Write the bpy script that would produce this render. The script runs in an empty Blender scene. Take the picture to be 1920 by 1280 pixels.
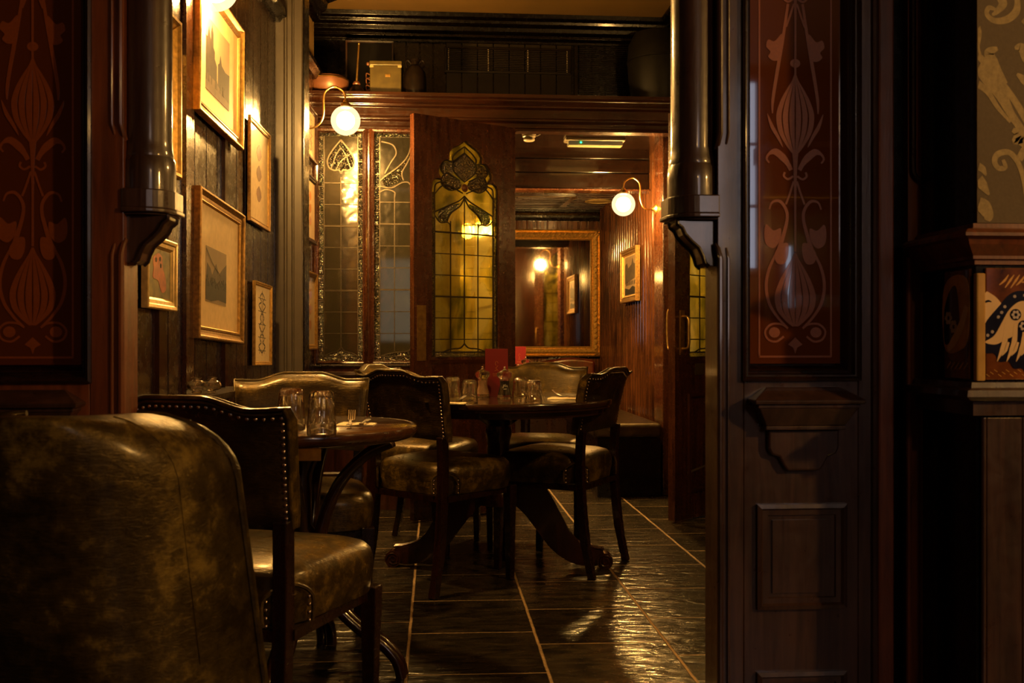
import bpy, bmesh, math, random
from mathutils import Vector, Matrix
from math import sin, cos, tan, atan, pi, radians, sqrt
random.seed(7)
R = radians
SC = bpy.context.scene
COL = SC.collection

# ------------------------------------------------------------------ camera, world, exposure
FPX = 1870.0                      # focal length in pixels of a 1920 wide frame
ALPHA = R(4.43)                   # the camera looks this far to the right of the room's axis
CH = 1.0                          # lens height
cam_d = bpy.data.cameras.new('camera')
cam_d.sensor_width = 36.0
cam_d.lens = 36.0 * FPX / 1920.0
cam_d.clip_start = 0.05
cam_d.dof.use_dof = True
cam_d.dof.focus_distance = 4.2
cam_d.dof.aperture_fstop = 9.0
cam = bpy.data.objects.new('camera', cam_d)
COL.objects.link(cam)
cam.location = (0, 0, CH)
cam.rotation_euler = (R(90), 0, -ALPHA)
SC.camera = cam
w = bpy.data.worlds.new('world'); SC.world = w; w.use_nodes = True
w.node_tree.nodes['Background'].inputs[0].default_value = (1.0, 0.7, 0.4, 1)
w.node_tree.nodes['Background'].inputs[1].default_value = 0.004
SC.view_settings.view_transform = 'Standard'
SC.view_settings.look = 'None'
SC.view_settings.gamma = 1.0
SC.view_settings.use_curve_mapping = False
SC.view_settings.exposure = 0.15
SC.cycles.max_bounces = 8
SC.cycles.transparent_max_bounces = 24
SC.cycles.transmission_bounces = 8
SC.cycles.diffuse_bounces = 3
SC.cycles.glossy_bounces = 5
SC.cycles.sample_clamp_indirect = 12.0
SC.cycles.blur_glossy = 0.3
SC.cycles.use_denoising = True
LAMP = 2200.0                      # radiance of a bulb
DAY = 3.0                         # radiance of the overcast windows behind the bar room

# ------------------------------------------------------------------ where a sight line meets a known surface
def az(px): return atan((px - 960.0) / FPX) + ALPHA
def dep(X, Y): return X * sin(ALPHA) + Y * cos(ALPHA)
def xat(px, Y): return Y * tan(az(px))
def zat(py, X, Y): return CH - (py - 640.0) / FPX * dep(X, Y)
def onY(px, py, Y):
    X = xat(px, Y); return Vector((X, Y, zat(py, X, Y)))
def onX(px, py, X):
    Y = X / tan(az(px)); return Vector((X, Y, zat(py, X, Y)))
def atD(px, py, d):
    xc = (px - 960.0) / FPX * d
    return Vector((xc * cos(ALPHA) + d * sin(ALPHA), -xc * sin(ALPHA) + d * cos(ALPHA), CH - (py - 640.0) / FPX * d))
def flat(px, py, z=0.0): return atD(px, py, (CH - z) * FPX / (py - 640.0))
LW0, LWS = -1.0025, 0.05          # left wall: X = LW0 + LWS * Y
LWA = atan(LWS)
def onW(px, py, off=0.0):
    a = az(px); Y = -(LW0 + off) / (tan(-a) + LWS); X = LW0 + off + LWS * Y
    return Vector((X, Y, zat(py, X, Y)))

# ------------------------------------------------------------------ node helper + materials
class NT:
    def __init__(s, name):
        s.m = bpy.data.materials.new(name); s.m.use_nodes = True
        s.t = s.m.node_tree; s.t.nodes.clear()
        s.out = s.t.nodes.new('ShaderNodeOutputMaterial')
    def n(s, typ, ins=None, **props):
        nd = s.t.nodes.new('ShaderNode' + typ)
        for k, v in props.items(): setattr(nd, k, v)
        for k, v in (ins or {}).items():
            sock = nd.inputs[k]
            if isinstance(v, bpy.types.NodeSocket): s.t.links.new(v, sock)
            else:
                if isinstance(v, tuple) and len(v) == 3 and len(sock.default_value) == 4: v = v + (1,)
                sock.default_value = v
        return nd
    def ramp(s, fac, stops, interp='LINEAR'):
        nd = s.n('ValToRGB', {0: fac}); cr = nd.color_ramp; cr.interpolation = interp
        while len(cr.elements) < len(stops): cr.elements.new(0.5)
        for e, (p, c) in zip(cr.elements, stops):
            e.position = p; e.color = (c + (1,)) if isinstance(c, tuple) else (c, c, c, 1)
        return nd.outputs[0]
    def math(s, op, a, b=0.0, c=0.0):
        return s.n('Math', {0: a, 1: b, 2: c}, operation=op).outputs[0]
    def surf(s, sock): s.t.links.new(sock, s.out.inputs[0]); return s.m
    def pbsdf(s, **k): return s.n('BsdfPrincipled', k).outputs[0]
    def obj(s, scale=(1, 1, 1)):
        tc = s.n('TexCoord').outputs['Object']
        return s.n('Mapping', {'Vector': tc, 'Scale': scale}).outputs[0]
    def bump(s, h, strength=0.3, dist=0.01):
        return s.n('Bump', {'Height': h, 'Strength': strength, 'Distance': dist}).outputs[0]

def wood(name, dark, light, rough=0.28, axis='z', coat=0.6, bump=0.25, scale=1.0, spec=0.5):
    t = NT(name)
    sc = {'z': (14, 14, 1.1), 'x': (1.1, 14, 14), 'y': (14, 1.1, 14)}[axis]
    co = t.obj(tuple(a * scale for a in sc))
    n1 = t.n('TexNoise', {'Vector': co, 'Scale': 3.0, 'Detail': 8.0, 'Roughness': 0.65, 'Distortion': 0.6}).outputs[0]
    n2 = t.n('TexNoise', {'Vector': t.obj(), 'Scale': 2.3, 'Detail': 5.0}).outputs[0]
    n3 = t.n('TexNoise', {'Vector': t.obj(), 'Scale': 30.0, 'Detail': 6.0, 'Roughness': 0.7}).outputs[0]
    f = t.math('ADD', t.math('MULTIPLY', n1, 0.65), t.math('MULTIPLY', n2, 0.35))
    c = t.ramp(f, [(0.36, dark), (0.62, light)])
    rg = t.n('MapRange', {0: n3, 1: 0.3, 2: 0.7, 3: rough * 0.75, 4: rough * 1.4}).outputs[0]
    h = t.math('ADD', n1, t.math('MULTIPLY', n3, 0.5))
    return t.surf(t.pbsdf(**{'Base Color': c, 'Roughness': rg, 'Coat Weight': coat, 'Coat Roughness': 0.09, 'Specular IOR Level': spec,
                             'Normal': t.bump(h, bump, 0.004)}))

M = {}
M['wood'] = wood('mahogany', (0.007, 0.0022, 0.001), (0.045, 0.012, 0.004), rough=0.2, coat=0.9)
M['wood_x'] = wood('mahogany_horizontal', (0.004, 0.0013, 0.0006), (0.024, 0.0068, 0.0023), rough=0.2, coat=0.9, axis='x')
M['wood_red'] = wood('red_mahogany', (0.012, 0.0035, 0.0014), (0.066, 0.020, 0.0065), rough=0.24, coat=0.9)
M['dark'] = wood('blackened_oak', (0.006, 0.0025, 0.0014), (0.028, 0.010, 0.005), rough=0.3, coat=0.3)
M['dark_x'] = wood('blackened_oak_horizontal', (0.009, 0.004, 0.002), (0.042, 0.016, 0.008), rough=0.3, axis='x')
M['black'] = wood('ebonised_wood', (0.0008, 0.0004, 0.0003), (0.0022, 0.001, 0.0005), rough=0.24, coat=0.22, bump=0.06, spec=0.25)
M['board'] = wood('varnished_boards', (0.005, 0.0018, 0.0008), (0.034, 0.012, 0.0045), rough=0.24, coat=0.5, bump=0.10)
M['bead'] = wood('varnished_beadboard', (0.016, 0.0055, 0.0022), (0.10, 0.036, 0.013), rough=0.14, coat=1.0, bump=0.12)
M['table_dark'] = wood('dark_table_wood', (0.008, 0.0035, 0.0018), (0.045, 0.018, 0.007), rough=0.2, axis='x', coat=1.0, bump=0.04)
M['chairwood'] = wood('chair_wood', (0.004, 0.0014, 0.0008), (0.020, 0.005, 0.002), rough=0.26, coat=0.6)
M['beam'] = wood('beam_wood', (0.0015, 0.0006, 0.0003), (0.0075, 0.0026, 0.001), rough=0.2, axis='x', coat=0.8, bump=0.06, spec=0.3)
M['table'] = wood('table_wood', (0.035, 0.012, 0.005), (0.14, 0.052, 0.018), rough=0.2, axis='x', coat=1.0, bump=0.06)
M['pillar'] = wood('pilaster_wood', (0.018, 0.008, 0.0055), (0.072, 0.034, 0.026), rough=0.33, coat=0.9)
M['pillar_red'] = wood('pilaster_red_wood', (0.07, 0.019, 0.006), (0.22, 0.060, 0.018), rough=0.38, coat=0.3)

def leather(name, dark, mid, worn, rough=0.33):
    t = NT(name); co = t.obj()
    a = t.n('TexNoise', {'Vector': co, 'Scale': 5.0, 'Detail': 6.0, 'Roughness': 0.7}).outputs[0]
    b = t.n('TexNoise', {'Vector': co, 'Scale': 26.0, 'Detail': 8.0, 'Roughness': 0.75}).outputs[0]
    v = t.n('TexVoronoi', {'Vector': co, 'Scale': 170.0}).outputs[0]
    cr = t.n('TexNoise', {'Vector': t.obj((1, 3.5, 6)), 'Scale': 22.0, 'Detail': 7.0, 'Distortion': 1.5}).outputs[0]
    f = t.math('ADD', t.math('MULTIPLY', a, 0.62), t.math('MULTIPLY', b, 0.38))
    c = t.ramp(f, [(0.43, dark), (0.52, mid), (0.61, worn)])
    h = t.math('ADD', t.math('MULTIPLY', v, 0.10), t.math('ADD', t.math('MULTIPLY', cr, 0.9), t.math('MULTIPLY', b, 0.4)))
    rg = t.n('MapRange', {0: b, 1: 0.3, 2: 0.7, 3: rough * 1.3, 4: rough * 0.75}).outputs[0]
    return t.surf(t.pbsdf(**{'Base Color': c, 'Roughness': rg, 'Normal': t.bump(h, 0.5, 0.0035), 'Specular Tint': (1.0, 0.76, 0.40, 1), 'Coat Weight': 0.3, 'Coat Roughness': 0.2}))
M['leather'] = leather('olive_leather', (0.006, 0.0036, 0.001), (0.036, 0.022, 0.0045), (0.155, 0.095, 0.018), 0.31)
M['leather_rear'] = leather('dark_rear_leather', (0.007, 0.004, 0.002), (0.018, 0.010, 0.004), (0.045, 0.028, 0.010), 0.3)
M['leather_tub'] = leather('worn_olive_leather', (0.014, 0.009, 0.0025), (0.05, 0.033, 0.008), (0.22, 0.15, 0.035), 0.34)
M['leather_black'] = leather('black_leather', (0.006, 0.004, 0.003), (0.014, 0.009, 0.005), (0.04, 0.026, 0.012))
M['leather_red'] = leather('oxblood_leather', (0.03, 0.004, 0.002), (0.07, 0.009, 0.004), (0.12, 0.02, 0.008))

def plain(name, col, rough=0.5, metal=0.0, coat=0.0, noise=0.0, nscale=40.0, bump=0.0, **kw):
    t = NT(name)
    d = {'Roughness': rough, 'Metallic': metal, 'Coat Weight': coat}
    n1 = t.n('TexNoise', {'Vector': t.obj(), 'Scale': nscale, 'Detail': 5.0}).outputs[0]
    k = 1.0 - noise
    c = t.ramp(n1, [(0.3, tuple(x * k for x in col)), (0.7, tuple(min(1, x * (1 + noise)) for x in col))])
    d['Base Color'] = c
    if bump: d['Normal'] = t.bump(n1, bump, 0.003)
    d.update(kw)
    return t.surf(t.pbsdf(**d))
M['brass'] = plain('aged_brass', (0.55, 0.36, 0.11), 0.3, 1.0, noise=0.25)
M['nail'] = plain('nickel_nail', (0.55, 0.42, 0.33), 0.25, 1.0)
M['gilt'] = plain('gilt_wood', (0.52, 0.30, 0.075), 0.36, 0.75, noise=0.35, nscale=60, bump=0.25)
M['gilt_dark'] = plain('dull_gilt', (0.30, 0.165, 0.045), 0.42, 0.6, noise=0.4, nscale=70, bump=0.3)
M['gilt_pale'] = plain('pale_gilt', (0.58, 0.42, 0.17), 0.35, 0.55, noise=0.2, nscale=50, bump=0.15)
M['mat'] = plain('cream_mount', (0.80, 0.56, 0.26), 0.6, coat=0.5, noise=0.08, **{'Coat Roughness': 0.05})
M['mat_pale'] = plain('pale_mount', (0.78, 0.60, 0.34), 0.6, coat=0.5, noise=0.06, **{'Coat Roughness': 0.05})
M['ink'] = plain('print_ink', (0.012, 0.009, 0.006), 0.7, coat=0.25, noise=0.5, **{'Coat Roughness': 0.05})
M['ink_mid'] = plain('print_halftone', (0.07, 0.05, 0.033), 0.7, coat=0.25, noise=0.4, **{'Coat Roughness': 0.05})
M['ink_light'] = plain('print_sky', (0.30, 0.21, 0.12), 0.7, coat=0.25, noise=0.12, nscale=12, **{'Coat Roughness': 0.05})
M['sepia'] = plain('sepia_leaf', (0.26, 0.10, 0.03), 0.5, coat=0.5, noise=0.3)
M['paint_orange'] = plain('orange_paint', (0.62, 0.14, 0.05), 0.5, coat=0.6, noise=0.3)
M['paint_green'] = plain('green_yellow_paint', (0.22, 0.17, 0.03), 0.5, coat=0.6, noise=0.5, nscale=25)
M['post'] = plain('grey_painted_wood', (0.075, 0.060, 0.042), 0.4, coat=0.2, noise=0.12, nscale=15)
M['plaster'] = plain('ochre_plaster', (0.12, 0.064, 0.009), 0.7, noise=0.12, nscale=4)
M['white_plastic'] = plain('ivory_plastic', (0.24, 0.20, 0.14), 0.4)
M['copper'] = plain('copper', (0.12, 0.045, 0.018), 0.42, 0.3, noise=0.25, nscale=14)
M['boxmetal'] = plain('yellowed_metal', (0.062, 0.044, 0.009), 0.38, 0.3, noise=0.3, nscale=20)
M['jug'] = plain('dark_glaze', (0.005, 0.003, 0.002), 0.3, coat=0.4, noise=0.3, **{'Specular IOR Level': 0.12})
M['canister'] = plain('dull_steel', (0.006, 0.005, 0.0035), 0.45, 0.1, noise=0.3, **{'Specular IOR Level': 0.12})
M['vent'] = plain('vent_paint', (0.009, 0.006, 0.004), 0.45, **{'Specular IOR Level': 0.12})
M['vent_hi'] = plain('vent_bare_metal', (0.6, 0.5, 0.36), 0.4, 0.6)
M['panel_grey'] = plain('grey_brown_paint', (0.012, 0.0085, 0.005), 0.55, noise=0.2, **{'Specular IOR Level': 0.12})
M['menu'] = plain('red_card', (0.15, 0.004, 0.008), 0.4, coat=0.2)
M['gold_ink'] = plain('gold_ink', (0.45, 0.22, 0.05), 0.35, 0.5)
M['napkin'] = plain('cream_linen', (0.78, 0.66, 0.42), 0.85, noise=0.06, nscale=90, bump=0.2)
M['steel'] = plain('cutlery_steel', (0.75, 0.7, 0.62), 0.18, 1.0)
M['salt'] = plain('salt', (0.72, 0.52, 0.40), 0.8, noise=0.15, nscale=300, bump=0.3)
M['pepper'] = plain('peppercorns', (0.02, 0.016, 0.014), 0.6, noise=0.4, nscale=300, bump=0.6)
M['white_ink'] = plain('white_ink', (0.7, 0.66, 0.6), 0.5)
M['lead'] = plain('lead_came', (0.075, 0.058, 0.036), 0.4, 0.6, noise=0.3)
M['lead_dark'] = plain('dark_lead_came', (0.035, 0.028, 0.018), 0.4, 0.6)
M['ruby'] = plain('ruby_flashed_glass', (0.11, 0.028, 0.006), 0.04, coat=1.0, **{'Coat Roughness': 0.015})
M['etch'] = plain('etched_amber', (0.27, 0.062, 0.008), 0.45, coat=0.4, noise=0.1, nscale=200)
M['paper'] = plain('olive_wallpaper', (0.115, 0.082, 0.047), 0.75, noise=0.08, nscale=160, bump=0.1)
M['damask'] = plain('damask_gold', (0.29, 0.205, 0.075), 0.6, noise=0.22, nscale=120)
M['tile_brown'] = plain('brown_glaze', (0.15, 0.045, 0.012), 0.15, coat=1.0, noise=0.75, nscale=22)
M['tile_cream'] = plain('cream_glaze', (0.80, 0.56, 0.30), 0.2, coat=0.8, noise=0.06)
M['tile_gold'] = plain('straw_glaze', (0.62, 0.34, 0.09), 0.2, coat=0.8, noise=0.3, nscale=30)
M['tile_blue'] = plain('navy_glaze', (0.010, 0.012, 0.035), 0.15, coat=1.0, noise=0.3)
M['tile_white'] = plain('white_glaze', (0.62, 0.52, 0.46), 0.2, coat=0.8)
M['marble'] = plain('yellow_marble', (0.50, 0.30, 0.09), 0.2, coat=0.9, noise=0.35, nscale=9)
M['grille'] = plain('grille_plate', (0.13, 0.08, 0.035), 0.4, 0.4)
M['soot'] = plain('dark_canvas', (0.002, 0.0015, 0.001), 0.45, coat=0.1, noise=0.4, nscale=6, **{'Specular IOR Level': 0.12})

t = NT('mirror'); M['mirror'] = t.surf(t.pbsdf(**{'Base Color': (0.82, 0.76, 0.64, 1), 'Metallic': 1.0, 'Roughness': 0.03}))

def glass(name, tint=(1, 1, 1), rough=0.0, ior=1.45, thru=0.25, gl=0.12, bump=0.0, bscale=30.0, stretch=(1, 1, 1), glow=0.0):
    t = NT(name)
    kw = {}
    if bump:
        a = t.n('TexNoise', {'Vector': t.obj(stretch), 'Scale': bscale, 'Detail': 2.0}).outputs[0]
        kw = {'Normal': t.bump(a, bump, 0.006)}
    if glow > 0.15:
        q = t.n('TexNoise', {'Vector': t.obj((1.6, 1, 0.7)), 'Scale': 4.0, 'Detail': 3.0, 'Distortion': 0.6}).outputs[0]
        tint = t.ramp(q, [(0.38, (0.46, 0.46, 0.12)), (0.50, (0.92, 0.86, 0.30)), (0.62, (1.0, 0.98, 0.60))])
    rf = t.n('BsdfRefraction', {'Color': tint, 'Roughness': rough, 'IOR': ior, **kw}).outputs[0]
    tr = t.n('BsdfTransparent', {'Color': tint}).outputs[0]
    gy = t.n('BsdfGlossy', {'Color': (0.9, 0.85, 0.75), 'Roughness': max(rough * 0.6, 0.045), **kw}).outputs[0]
    m1 = t.n('MixShader', {0: thru, 1: rf, 2: tr}).outputs[0]
    if glow:
        tl = t.n('BsdfTranslucent', {'Color': tint}).outputs[0]
        m1 = t.n('MixShader', {0: glow, 1: m1, 2: tl}).outputs[0]
    fr = t.n('Fresnel', {'IOR': 1.5, **kw}).outputs[0]
    fac = t.math('ADD', fr, gl * 0.5)
    return t.surf(t.n('MixShader', {0: fac, 1: m1, 2: gy}).outputs[0])
M['tumbler'] = glass('clear_glass', (0.99, 0.98, 0.95), 0.0, 1.45, 0.08, 0.24)
def pebbled(name, lo, hi, thru=0.15):
    t = NT(name)
    v = t.n('TexVoronoi', {'Vector': t.obj(), 'Scale': 130.0, 'Randomness': 1.0}, feature='SMOOTH_F1').outputs[0]
    n = t.n('TexNoise', {'Vector': t.obj(), 'Scale': 95.0, 'Detail': 2.0}).outputs[0]
    c = t.ramp(v, [(0.12, hi), (0.5, lo)])
    nrm = t.bump(t.math('ADD', v, n), 1.0, 0.012)
    rf = t.n('BsdfRefraction', {'Color': c, 'Roughness': 0.25, 'IOR': 1.2, 'Normal': nrm}).outputs[0]
    tl = t.n('BsdfTranslucent', {'Color': c}).outputs[0]; rf = t.n('MixShader', {0: 0.45, 1: rf, 2: tl}).outputs[0]
    tr = t.n('BsdfTransparent', {'Color': c}).outputs[0]
    gy = t.n('BsdfGlossy', {'Color': (0.95, 0.85, 0.7), 'Roughness': 0.18, 'Normal': nrm}).outputs[0]
    m1 = t.n('MixShader', {0: thru, 1: rf, 2: tr}).outputs[0]
    return t.surf(t.n('MixShader', {0: 0.22, 1: m1, 2: gy}).outputs[0])
M['pane_dim'] = glass('smoky_leaded_glass', (0.42, 0.40, 0.30), 0.20, 1.12, 0.10, 0.22, 0.5, 9.0, glow=0.1)
M['pebble_dim'] = pebbled('pebbled_clear_glass', (0.03, 0.027, 0.018), (0.85, 0.78, 0.55))
M['pane_yellow'] = glass('yellow_leaded_glass', (0.97, 0.86, 0.28), 0.20, 1.12, 0.25, 0.06, 0.7, 14.0, glow=0.27)
M['pane_clear'] = glass('pale_leaded_glass', (0.95, 0.90, 0.68), 0.10, 1.08, 0.80, 0.05, 0.5, 12.0)
M['pebble_yellow'] = pebbled('yellow_pebbled_glass', (0.35, 0.34, 0.05), (0.95, 0.92, 0.40), 0.3)
M['pane_smoke'] = pebbled('grey_petal_glass', (0.12, 0.10, 0.05), (0.75, 0.66, 0.42), 0.25)
M['pane_green'] = pebbled('green_petal_glass', (0.12, 0.16, 0.06), (0.55, 0.70, 0.40), 0.25)

def emit(name, col, s, mix=None):
    t = NT(name); e = t.n('Emission', {'Color': col, 'Strength': s}).outputs[0]
    if mix is not None:
        tr = t.n('BsdfTransparent', {}).outputs[0]
        e = t.n('MixShader', {0: mix, 1: tr, 2: e}).outputs[0]
    return t.surf(e)
LC = (1.0, 0.53, 0.135)
M['bulb'] = emit('lit_bulb', LC, LAMP)
M['bulb_low'] = emit('dimmed_bulb', LC, LAMP * 0.5)
M['bulb_bright'] = emit('bright_bulb', LC, LAMP * 1.35)
M['bulb_faint'] = emit('faint_bulb', LC, LAMP * 0.14)
M['globe'] = emit('frosted_globe', (1.0, 0.66, 0.30), 2.4, 0.5)
M['day'] = emit('overcast_pane', (0.72, 0.80, 1.0), DAY)
M['day_added'] = emit('added_window_pane', (1.0, 0.78, 0.74), 2.8)
M['day_dim'] = emit('dusk_pane', (0.8, 0.8, 1.0), 0.5)
M['green'] = emit('green_led', (0.02, 1.0, 0.25), 6.0)
t = NT('lit_diffuser'); M['diffuser'] = t.surf(t.pbsdf(**{'Base Color': (0.20, 0.19, 0.10, 1), 'Roughness': 0.2, 'Emission Color': (0.8, 0.75, 0.4, 1), 'Emission Strength': 0.03}))

# slate floor
def floor_mat():
    t = NT('slate_tiles')
    p = t.n('NewGeometry').outputs['Position']
    s = t.n('SeparateXYZ', {0: p})
    x, y = s.outputs[0], s.outputs[1]
    T = 0.427
    wob = t.n('TexNoise', {'Vector': p, 'Scale': 9.0, 'Detail': 4.0}).outputs[0]
    wobv = t.math('MULTIPLY', t.math('SUBTRACT', wob, 0.5), 0.006)
    u = t.math('DIVIDE', t.math('ADD', t.math('SUBTRACT', x, -0.085), wobv), T)
    col = t.math('FLOOR', u)
    v = t.math('DIVIDE', t.math('ADD', t.math('ADD', t.math('SUBTRACT', t.math('ADD', y, t.math('MULTIPLY', x, 0.02)), 3.856), t.math('MULTIPLY', col, 0.142)), wobv), T)
    fu, fv = t.math('FRACT', u), t.math('FRACT', v)
    du = t.math('MINIMUM', fu, t.math('SUBTRACT', 1.0, fu))
    dv = t.math('MINIMUM', fv, t.math('SUBTRACT', 1.0, fv))
    gu = t.math('MULTIPLY', du, T); gv = t.math('MULTIPLY', dv, T * 1.6)
    dd = t.math('MINIMUM', gu, gv)
    g = t.n('MapRange', {0: dd, 1: 0.0035, 2: 0.0065, 3: 1.0, 4: 0.0}).outputs[0]
    cell = t.n('CombineXYZ', {0: col, 1: t.math('FLOOR', v)}).outputs[0]
    rnd = t.n('TexWhiteNoise', {'Vector': cell}).outputs[0]
    rip = t.n('TexNoise', {'Vector': t.n('Mapping', {'Vector': t.n('VectorMath', {0: p, 1: t.n('VectorMath', {0: cell, 'Scale': 3.1}, operation='SCALE').outputs[0]}, operation='ADD').outputs[0], 'Scale': (1.6, 4.6, 1)}).outputs[0], 'Scale': 5.0, 'Detail': 3.0, 'Roughness': 0.42, 'Distortion': 0.8}).outputs[0]
    fine = t.n('TexNoise', {'Vector': p, 'Scale': 60.0, 'Detail': 6.0, 'Roughness': 0.7}).outputs[0]
    lo = t.ramp(rip, [(0.35, (0.010, 0.0085, 0.006)), (0.7, (0.040, 0.030, 0.018))])
    val = t.n('MapRange', {0: rnd, 3: 0.65, 4: 1.35}).outputs[0]
    base = t.n('HueSaturation', {'Value': val, 'Color': lo}).outputs[0]
    grout = t.ramp(fine, [(0.3, (0.16, 0.10, 0.045)), (0.7, (0.46, 0.30, 0.14))])
    c = t.n('Mix', {'Factor': g, 'A': base, 'B': grout}, data_type='RGBA') if False else None
    mx = t.t.nodes.new('ShaderNodeMix'); mx.data_type = 'RGBA'
    t.t.links.new(g, mx.inputs[0]); t.t.links.new(base, mx.inputs[6]); t.t.links.new(grout, mx.inputs[7])
    rg = t.n('MapRange', {0: t.math('ADD', g, t.math('MULTIPLY', fine, 0.5)), 1: 0.15, 2: 1.0, 3: 0.15, 4: 0.8}).outputs[0]
    h = t.math('SUBTRACT', t.math('ADD', t.math('MULTIPLY', rip, 1.0), t.math('MULTIPLY', fine, 0.035)), t.math('MULTIPLY', g, 0.35))
    return t.surf(t.pbsdf(**{'Base Color': mx.outputs[2], 'Roughness': rg, 'Normal': t.bump(h, 1.0, 0.0085), 'Specular IOR Level': 0.6}))
M['floor'] = floor_mat()

# ------------------------------------------------------------------ mesh builder
class MB:
    def __init__(s): s.bm = bmesh.new(); s.mi = 0; s.T = Matrix.Identity(4)
    def v(s, p): return s.bm.verts.new(s.T @ Vector(p))
    def f(s, vs):
        try:
            f = s.bm.faces.new(vs); f.material_index = s.mi; return f
        except ValueError: return None
    def box(s, x0, x1, y0, y1, z0, z1):
        p = [s.v((x, y, z)) for z in (z0, z1) for y in (y0, y1) for x in (x0, x1)]
        for q in ((0, 2, 3, 1), (4, 5, 7, 6), (0, 1, 5, 4), (2, 6, 7, 3), (0, 4, 6, 2), (1, 3, 7, 5)): s.f([p[i] for i in q])
        return s
    def prism(s, pts, a0, a1, plane='xz'):
        def m(u, v, a): return {'xz': (u, a, v), 'xy': (u, v, a), 'yz': (a, u, v)}[plane]
        A = [s.v(m(u, v, a0)) for u, v in pts]; B = [s.v(m(u, v, a1)) for u, v in pts]
        n = len(pts)
        for i in range(n): s.f([A[i], A[(i + 1) % n], B[(i + 1) % n], B[i]])
        s.f(A[::-1]); s.f(B); return s
    def lathe(s, prof, seg=24, c=(0, 0, 0), flute=0.0, nf=0):
        rings = []
        for r, z in prof:
            ring = []
            for i in range(seg):
                a = 2 * pi * i / seg; rr = r * (1 + (flute * cos(nf * a) if nf else 0))
                ring.append(s.v((c[0] + rr * cos(a), c[1] + rr * sin(a), c[2] + z)))
            rings.append(ring)
        for a, b in zip(rings, rings[1:]):
            for i in range(seg): s.f([a[i], a[(i + 1) % seg], b[(i + 1) % seg], b[i]])
        if prof[0][0] > 1e-5: s.f(rings[0][::-1])
        if prof[-1][0] > 1e-5: s.f(rings[-1])
        return s
    def sphere(s, c, r, seg=12, rings=8, sq=(1, 1, 1)):
        top = s.v((c[0], c[1], c[2] + r * sq[2])); bot = s.v((c[0], c[1], c[2] - r * sq[2])); rs = []
        for j in range(1, rings):
            p = pi * j / rings
            rs.append([s.v((c[0] + r * sq[0] * sin(p) * cos(2 * pi * i / seg), c[1] + r * sq[1] * sin(p) * sin(2 * pi * i / seg), c[2] + r * sq[2] * cos(p))) for i in range(seg)])
        for i in range(seg):
            s.f([top, rs[0][i], rs[0][(i + 1) % seg]]); s.f([bot, rs[-1][(i + 1) % seg], rs[-1][i]])
        for a, b in zip(rs, rs[1:]):
            for i in range(seg): s.f([a[i], b[i], b[(i + 1) % seg], a[(i + 1) % seg]])
        return s
    def sweep(s, pts, w, d=None, seg=8, closed=False, up=None):
        """round tube (d None; w = radius or list) or rectangular bar (w, d lists or numbers)"""
        P = [Vector(p) for p in pts]; n = len(P); rings = []
        W = w if isinstance(w, (list, tuple)) else [w] * n
        D = None if d is None else (d if isinstance(d, (list, tuple)) else [d] * n)
        ref = Vector(up) if up else None; prev = None
        for i, p in enumerate(P):
            if closed: tg = P[(i + 1) % n] - P[i - 1]
            else: tg = P[min(i + 1, n - 1)] - P[max(i - 1, 0)]
            tg.normalize()
            if prev is None:
                r0 = ref if ref else (Vector((0, 0, 1)) if abs(tg.z) < 0.9 else Vector((1, 0, 0)))
            else: r0 = ref if ref else prev
            a = r0 - tg * r0.dot(tg)
            if a.length < 1e-4: a = Vector((1, 0, 0)) - tg * tg.x
            a.normalize(); b = tg.cross(a); prev = a
            if D is None: ring = [s.v(p + (a * cos(2 * pi * k / seg) + b * sin(2 * pi * k / seg)) * W[i]) for k in range(seg)]
            else:
                ring = [s.v(p + a * (D[i] / 2 * sx) + b * (W[i] / 2 * sy)) for sx, sy in ((-1, -1), (1, -1), (1, 1), (-1, 1))]
            rings.append(ring)
        m = len(rings[0]); pr = list(zip(rings, rings[1:])) + ([(rings[-1], rings[0])] if closed else [])
        for a, b in pr:
            for i in range(m): s.f([a[i], a[(i + 1) % m], b[(i + 1) % m], b[i]])
        if not closed: s.f(rings[0][::-1]); s.f(rings[-1])
        return s
    def frame(s, x0, x1, z0, z1, prof, back=True):
        """mitred rectangular moulding; prof = [(inset, y), ...] from outside to inside"""
        L = []
        for ins, y in prof:
            L.append([s.v(p) for p in ((x0 + ins, y, z0 + ins), (x1 - ins, y, z0 + ins), (x1 - ins, y, z1 - ins), (x0 + ins, y, z1 - ins))])
        pr = list(zip(L, L[1:])) + ([(L[-1], L[0])] if back else [])
        for a, b in pr:
            for i in range(4): s.f([a[i], a[(i + 1) % 4], b[(i + 1) % 4], b[i]])
        return s
    def ribbon(s, pts, w, y=0.0, th=0.0006, n=None):
        """flat strip in the local xz plane; w number or list"""
        P = [Vector((a, 0, b)) for a, b in pts]; W = w if isinstance(w, (list, tuple)) else [w] * len(P)
        if len(W) != len(P):
            W0 = W; W = []
            for i in range(len(P)):
                q = i * (len(W0) - 1) / (len(P) - 1); j = min(int(q), len(W0) - 2); W.append(W0[j] + (W0[j + 1] - W0[j]) * (q - j))
        A = []
        for i, p in enumerate(P):
            tg = (P[min(i + 1, len(P) - 1)] - P[max(i - 1, 0)]).normalized(); nn = Vector((-tg.z, 0, tg.x))
            hw = max(W[i] / 2, 1e-5)
            A.append([s.v((p.x + nn.x * k * hw, y - o, p.z + nn.z * k * hw)) for k, o in ((-1, 0), (-1, th), (1, th), (1, 0))])
        for a, b in zip(A, A[1:]):
            for i in range(3): s.f([a[i], a[i + 1], b[i + 1], b[i]])
        return s
    def poly(s, pts, y=0.0, th=0.0006): return s.prism(pts, y, y - th, 'xz')
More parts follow.
